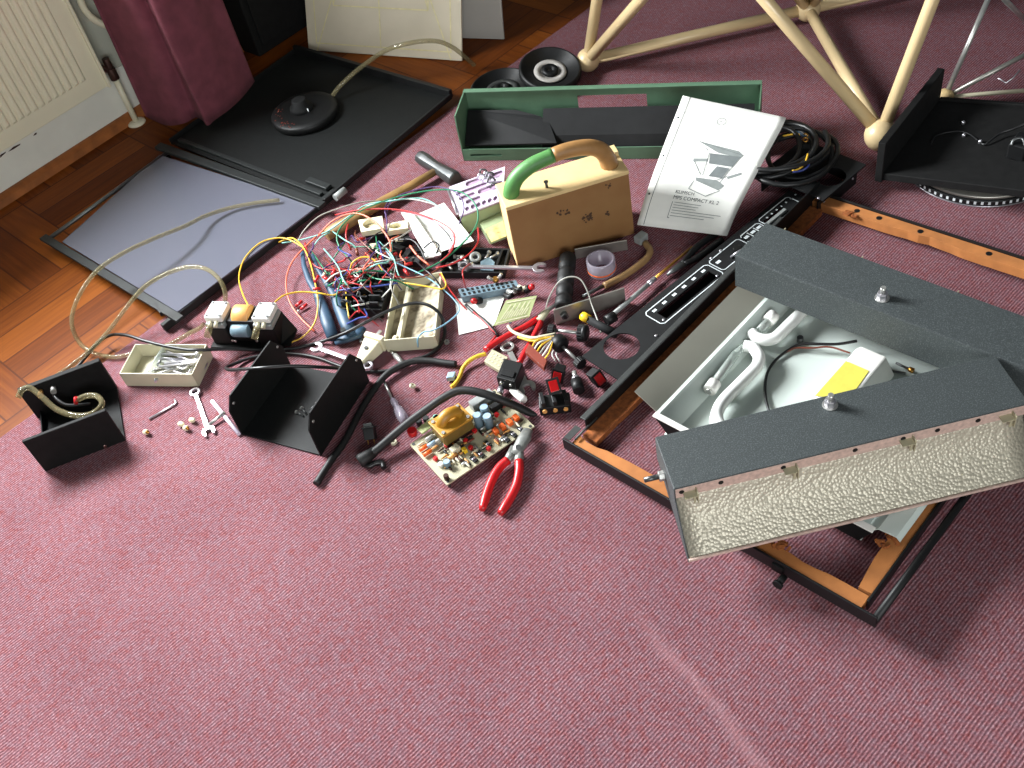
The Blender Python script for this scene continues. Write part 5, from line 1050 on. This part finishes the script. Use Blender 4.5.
tb2 = T('switch_base', 'black terminal base under a red rocker switch near the frame corner', 'terminal base', A(556, 404))
c = A(555, 404, .014); P(MB().cbox(c, (.060, .034, .024), Z(-.15)), 'body', 'black', tb2, .003)
for i in range(3):
    e = c+Z(-.15) @ V((-.02+.02*i, -.018, .004)); P(MB().cyl(e, e+V((0, -.003, 0)), .0045, 10), 'terminal', 'copper', tb2); P(MB().cbox(c+Z(-.15) @ V((-.022+.022*i, .0, .016)), (.008, .03, .012)), 'lug', 'black', tb2, .001)
pb2 = T('toggle_switch', 'black push switch with a silver ring between the red rocker switches', 'switch', A(577, 384)); a, b_ = A(574, 372, .014), A(579, 391, .012); d = b_-a; P(MB().cyl(a, a+d*.35, .005, 10), 'plunger', 'steel', pb2); P(MB().cyl(a+d*.3, a+d*.45, .0085, 12), 'ring', 'chrome', pb2); P(MB().cyl(a+d*.45, b_, .0115, 14), 'body', 'black', pb2)
# ------------------------------------------------------------------ main circuit board
mz_ = .012
m4 = cq4([(447, 486), (533, 429.5), (497, 389), (410, 446.5)], mz_)
M0 = m4[0]; mx = ((m4[1]-m4[0])+(m4[2]-m4[3])).normalized(); my = V((-mx.y, mx.x, 0)); mL = ((m4[1]-m4[0]).length+(m4[2]-m4[3]).length)/2; mW = ((m4[3]-m4[0]).dot(my)+(m4[2]-m4[1]).dot(my))/2
mb_ = T('circuit_board', 'cream circuit board crowded with components in front of the clutter', 'circuit board', V(((m4[0]+m4[2])/2).to_tuple())-V((0, 0, mz_)))
RM = Rr(mx, my, (0, 0, 1))
def bd(px, py, z=mz_+.003): d = A(px, py, z)-M0; return V((d.dot(mx), d.dot(my)))
def bp2(u, z=0): return V((M0.x, M0.y, mz_+.003))+mx*u[0]+my*u[1]+V((0, 0, z))
P(MB().box(V((M0.x, M0.y, mz_)), mx*mL, my*mW, (0, 0, .003)), 'board', 'pcb', mb_)
for a, b in ((.03, .04), (.97, .04), (.03, .96), (.97, .96)): P(MB().cyl(bp2((mL*a, mW*b), -.0145), bp2((mL*a, mW*b), .0012), .003, 8), 'stand_off', 'darksteel', mb_)
def comp(px, py, d, m, nm, rz=0, h0=0, bev=.001): u = bd(px, py); return P(MB().cbox(bp2(u, h0+d[2]/2), d, RM @ Z(rz)), nm, m, mb_, bev)
def can(px, py, r_, h, m, nm, top=None):
    u = bd(px, py); o = P(MB().lathe([(r_, 0), (r_, h-.001), (r_*.9, h)], bp2(u), n=16), nm, m, mb_)
    if top: P(MB().lathe([(r_*.85, 0), (r_*.85, .0004)], bp2(u, h), n=16), 'cap_top', top, o)
# transformer: laminated core, bobbin and taped winding
u = bd(455, 434); tr2 = P(MB().cbox(bp2(u, .026), (.066, .046, .030), RM), 'transformer', 'core', mb_, .002)
P(MB().cbox(bp2(u, .006), (.060, .040, .011), RM), 'core_foot', 'dullmetal', tr2, .001)
P(MB().tube(spl([bp2(u+V((math.cos(a)*.020, .002)), .040+.017*math.sin(a)) for a in [math.pi*i/10 for i in range(11)]], 3), [.011]*31, 12, flat=.8), 'winding', 'mustard', tr2)
P(MB().cbox(bp2(u, .040), (.070, .050, .005), RM), 'clamp', 'mustard', tr2, .001)
for i in (-.028, .028):
    for j in (-.018, .018): c = bp2(u+V((i, j)), .041); P(MB().cyl(c, c+V((0, 0, .004)), .0035, 8), 'clamp_screw', 'steel', tr2)
for x_, y_ in ((480, 426), (487, 418), (490, 427)): can(x_, y_, .0085, .033, 'bluegrey', 'capacitor', 'capblue')
for x_, y_ in ((496, 433), (503, 428.5), (510, 424), (516.5, 419.5)): comp(x_, y_, (.0095, .013, .010), 'orange', 'orange_capacitor')
for x_, y_ in ((506, 440), (513.5, 435), (521, 430), (481, 455), (474, 460), (467, 464), (488, 445)): comp(x_, y_, (.009, .017, .004), 'black', 'chip', .1); comp(x_, y_, (.0075, .004, .0055), 'chrome', 'pin_row', .1)
comp(483, 404, (.050, .018, .020), 'grey', 'heat_sink', .0); comp(498, 408, (.03, .012, .014), 'black', 'bridge_rectifier')
comp(456, 452, (.018, .013, .014), 'cream', 'film_capacitor', .1); comp(431, 428, (.05, .018, .004), 'pcbgreen', 'daughter_board', .1, .010)
can(413, 434, .0095, .012, 'red', 'red_lamp'); can(448, 466, .007, .014, 'bluegrey', 'capacitor', 'capblue'); can(441, 466, .005, .008, 'white', 'trimmer'); can(447, 479, .005, .012, 'dullmetal', 'transistor')
for x_, y_, m in ((424, 450, 'orange'), (428, 455, 'orange'), (453, 458, 'copper'), (432, 446, 'capblue'), (440, 442, 'wgrey'), (430, 440, 'wgrey')):
    c = bp2(bd(x_, y_), .006); P(MB().cyl(c-RM @ V((.009, 0, 0)), c+RM @ V((.009, 0, 0)), .004, 10), 'resistor', m, mb_)
for x_, y_ in ((436, 460), (489, 450), (471, 449), (466, 442), (447, 447), (475, 432), (497, 416), (436, 424)): comp(x_, y_, (.008, .007, .008), 'red', 'red_component', .3)
comp(465, 452, (.008, .010, .010), 'yplast', 'yellow_component'); can(434, 427, .006, .014, 'black', 'capacitor'); can(420, 425, .006, .014, 'black', 'capacitor'); can(427, 422, .006, .014, 'black', 'capacitor'); can(437, 421, .006, .014, 'wteal', 'capacitor')
r = random.Random(8)
for i in range(76):
    u = V((r.uniform(.05, .95)*mL, r.uniform(.06, .9)*mW)); c = bp2(u, .0035); a = r.choice((0, math.pi/2)); d = RM @ Z(a) @ V((.0055, 0, 0))
    P(MB().tube([c-d*1.5-V((0, 0, .0035)), c-d*1.4, c-d, c+d, c+d*1.4, c+d*1.5-V((0, 0, .0035))], [.0006, .0006, .0022, .0022, .0006, .0006], 8), 'small_component', r.choice(('dullmetal', 'cream', 'brown', 'black', 'steel', 'copper')), mb_)
# red handled end cutters
ec = T('pliers', 'grey steel pliers with long red handles leaning on the board corner', 'pliers', A(508, 480))
P(MB().tube(Ls([(528, 430, .020), (524, 439, .022), (518, 449, .020), (515, 455, .018)]), [.010, .0135, .0115, .009], 12, flat=.55), 'jaws', 'greysteel', ec)
P(MB().tube(Ls([(514, 447, .016), (510, 456, .015), (507, 461, .014)]), [.007, .009, .008], 10, flat=.7), 'shank', 'greysteel', ec); P(MB().tube(Ls([(520, 449, .018), (519, 458, .016), (518, 463, .015)]), [.007, .009, .008], 10, flat=.7), 'shank', 'greysteel', ec)
P(MB().tube(spl(Ls([(508, 460, .015), (500, 467, .013), (493, 478, .011), (487, 493, .009), (482, 510, .008)]), 5), [.0085]*18+[.0075, .007, .0055], 12), 'handle', 'red', ec)
P(MB().tube(spl(Ls([(519, 461, .015), (519, 472, .013), (516, 486, .011), (509, 500, .009), (500, 514, .008)]), 5), [.0085]*18+[.0075, .007, .0055], 12), 'handle', 'red', ec)
P(MB().cyl(A(518, 447, .022), A(518, 447, .032), .005, 10), 'pivot', 'darksteel', ec)

# ------------------------------------------------------------------ wiring harness
wh_ = T('wiring_harness', 'tangled harness of many coloured wires spread over tools and terminal block', 'wires', A(370, 270))
def wire(m, px, r_=.0016, z0=.03): P(MB().tube(spl([A(p[0], p[1], p[2] if len(p) > 2 else z0) for p in px], 5), r_, 6), 'wire', m, wh_)
wire('wgreen', [(352, 262, .03), (339, 246, .04), (338, 232, .05), (352, 216, .06), (376, 204, .07), (405, 195, .075), (435, 190, .08), (458, 191, .08), (472, 200, .075), (478, 213, .07), (475, 228, .06), (460, 246, .05), (440, 262, .04), (415, 274, .035)], .0019)
wire('worange', [(318, 236, .03), (330, 223, .05), (345, 215, .06), (360, 214, .065), (375, 222, .065), (387, 236, .055), (391, 247, .045), (388, 256, .035)], .002)
wire('wgrey', [(296, 246, .01), (303, 232, .03), (318, 217, .045), (340, 208, .05), (362, 202, .05), (382, 201, .04)])
wire('wteal', [(282, 243, .02), (300, 240, .02), (326, 232, .03), (348, 217, .05), (366, 205, .06), (390, 201, .065), (418, 198, .065), (436, 205, .06), (455, 224, .06), (468, 240, .055)])
wire('wwhite', [(362, 207, .05), (388, 201, .06), (410, 199, .065), (430, 203, .06), (441, 208, .05)])
wire('wred', [(335, 215, .05), (360, 210, .06), (390, 209, .065), (415, 213, .065), (440, 222, .065), (454, 234, .06), (452, 250, .05), (440, 262, .04)], .0018)
wire('wpink', [(392, 210, .06), (418, 215, .062), (440, 225, .06), (454, 238, .055), (449, 252, .045)])
wire('worange', [(316, 237, .03), (302, 250, .03), (291, 264, .025), (286, 281, .02), (289, 300, .015), (299, 316, .01), (314, 331, .006)], .002)
wire('wyellow', [(279, 242, .02), (292, 238, .03), (303, 247, .035), (310, 262, .035), (315, 282, .035), (318, 302, .03), (315, 322, .02), (304, 336, .01), (290, 343, .006)], .0019)
wire('wyellow', [(275, 302, .07), (285, 295, .05), (300, 292, .04), (318, 293, .035), (334, 295, .03), (345, 288, .03)], .0019)
wire('wyellow', [(249, 307, .07), (242, 292, .05), (239, 276, .035), (245, 258, .03), (260, 243, .03), (277, 238, .03), (290, 240, .03), (304, 248, .03)], .0018)
wire('wyellow', [(350, 270, .04), (353, 262, .055), (363, 257, .06), (374, 260, .055), (384, 272, .04)], .0019)
wire('wyellow', [(398, 282, .04), (412, 284, .045), (430, 287, .045), (442, 289, .045), (446, 284, .042), (441, 273, .04)], .0018)
wire('wyellow', [(346, 292, .04), (347, 305, .04), (349, 318, .035)]); wire('wgreen', [(347, 300, .04), (352, 306, .04), (356, 311, .035)])
wire('wblue', [(336, 291, .04), (356, 288, .05), (378, 286, .05), (398, 283, .045)], .0019)
wire('wlblue', [(386, 251, .05), (396, 262, .05), (412, 270, .045), (428, 278, .04), (444, 290, .03), (456, 302, .02), (459, 311, .02), (448, 322, .03), (434, 330, .042), (424, 332, .040), (418, 338, .038), (418, 347, .012)], .0016)
wire('wwhite', [(323, 285, .03), (334, 275, .045), (350, 270, .05), (372, 271, .045), (396, 275, .04)]); wire('wred', [(478, 228, .04), (478, 242, .04), (468, 255, .04), (452, 264, .04), (436, 268, .04)], .002); wire('wred', [(440, 274, .04), (448, 287, .04), (458, 300, .025), (467, 310, .012)], .0018)
wire('wblack', [(466, 305, .010), (476, 314, .012), (486, 322, .012), (498, 336, .010)], .0038); wire('wred', [(467, 306, .01), (480, 318, .016), (496, 334, .012)]); wire('wred', [(496, 336, .012), (490, 343, .01), (484, 350, .008)], .0025)
wire('wviolet', [(386, 219, .05), (389, 205, .06), (398, 196, .07), (420, 189, .075), (440, 187, .08), (458, 194, .08), (464, 208, .07), (459, 224, .06)], .0015); wire('wviolet', [(386, 238, .05), (387, 222, .055), (385, 208, .06), (392, 198, .06)]); wire('wblack', [(412, 213, .06), (432, 220, .06), (446, 232, .055), (452, 241, .045)])
wire('wblack', [(398, 240, .05), (412, 240, .055), (421, 250, .05), (426, 262, .04)], .0022); wire('wblack', [(424, 248, .05), (432, 242, .055), (439, 245, .05), (436, 254, .04)], .0018); wire('wbrown', [(382, 277, .04), (405, 278, .045), (425, 276, .045), (440, 268, .045)], .0018); wire('wred', [(348, 224, .05), (346, 236, .05), (351, 250, .03)], .0022)
wire('wgreen', [(312, 252, .02), (322, 266, .03), (328, 275, .03)]); wire('wgreen', [(345, 243, .03), (338, 252, .03), (331, 262, .02)]); wire('wteal', [(313, 247, .02), (320, 238, .03), (330, 232, .03)])
wire('wgreen', [(328, 286, .03), (345, 277, .045), (365, 271, .05), (392, 272, .045)], .002); wire('wgreen', [(350, 247, .03), (370, 247, .04), (396, 251, .035)]); wire('wpink', [(335, 291, .03), (345, 284, .04), (358, 277, .045), (366, 272, .045)], .0018)
wire('wred', [(305, 243, .03), (309, 256, .03), (315, 266, .03), (330, 270, .03), (352, 268, .03)], .002); wire('worange', [(352, 274, .04), (366, 268, .045), (378, 258, .04), (388, 252, .04)], .002); wire('worange', [(410, 246, .05), (418, 256, .045), (429, 265, .04)], .0025)
r = random.Random(21); cols = ('wred', 'wred', 'wblack', 'wblue', 'wgreen', 'wviolet', 'wbrown', 'wwhite', 'wteal', 'wblack', 'wgrey', 'worange', 'wviolet', 'wred')
for i in range(54):
    cx_, cy_ = (r.gauss(378, 26), r.gauss(262, 13)) if i % 3 else (r.gauss(350, 12), r.gauss(290, 12))
    a = r.uniform(0, 6.28); L = r.uniform(10, 24) if i % 2 else r.uniform(20, 42); p = []
    for k in range(4):
        p.append((cx_+L*(k-1.5)*.6*math.cos(a)+r.gauss(0, 4), cy_+L*(k-1.5)*.45*math.sin(a)+r.gauss(0, 3), (.014, .045, .05, .02)[k]+r.uniform(0, .015)))
    wire(cols[i % len(cols)], p, r.uniform(.0012, .002))
for i, (x_, y_) in enumerate(((398, 250), (408, 257), (388, 262), (404, 243), (414, 262), (372, 250), (418, 252))):
    c = A(x_, y_, .022); P(MB().cbox(c, (.034, .016, .020), Z(r.uniform(0, 3)) @ Matrix.Rotation(r.uniform(-.3, .3), 3, 'X')), 'connector_housing', 'black', wh_, .001)
for i in range(26):
    x_, y_ = ((r.gauss(334, 8), r.gauss(278, 7)) if i < 12 else (r.gauss(392, 20), r.gauss(254, 8))); c = A(x_, y_, r.uniform(.03, .05)); d = V((r.gauss(0, 1), r.gauss(0, 1), .3)).normalized()*.009
    P(MB().cyl(c-d, c+d, .0036, 8), 'crimp_terminal', ('red', 'red', 'wbrown', 'ivory', 'wred')[i % 5], wh_)
for x_, y_ in ((299, 304), (304, 307)): c = A(x_, y_, .006); P(MB().cyl(c-V((.008, .005, 0)), c+V((.008, .005, .002)), .0035, 8), 'crimp_terminal', 'red', wh_); P(MB().cyl(c-V((.016, .010, 0)), c-V((.008, .005, 0)), .002, 6), 'crimp_pin', 'steel', wh_)
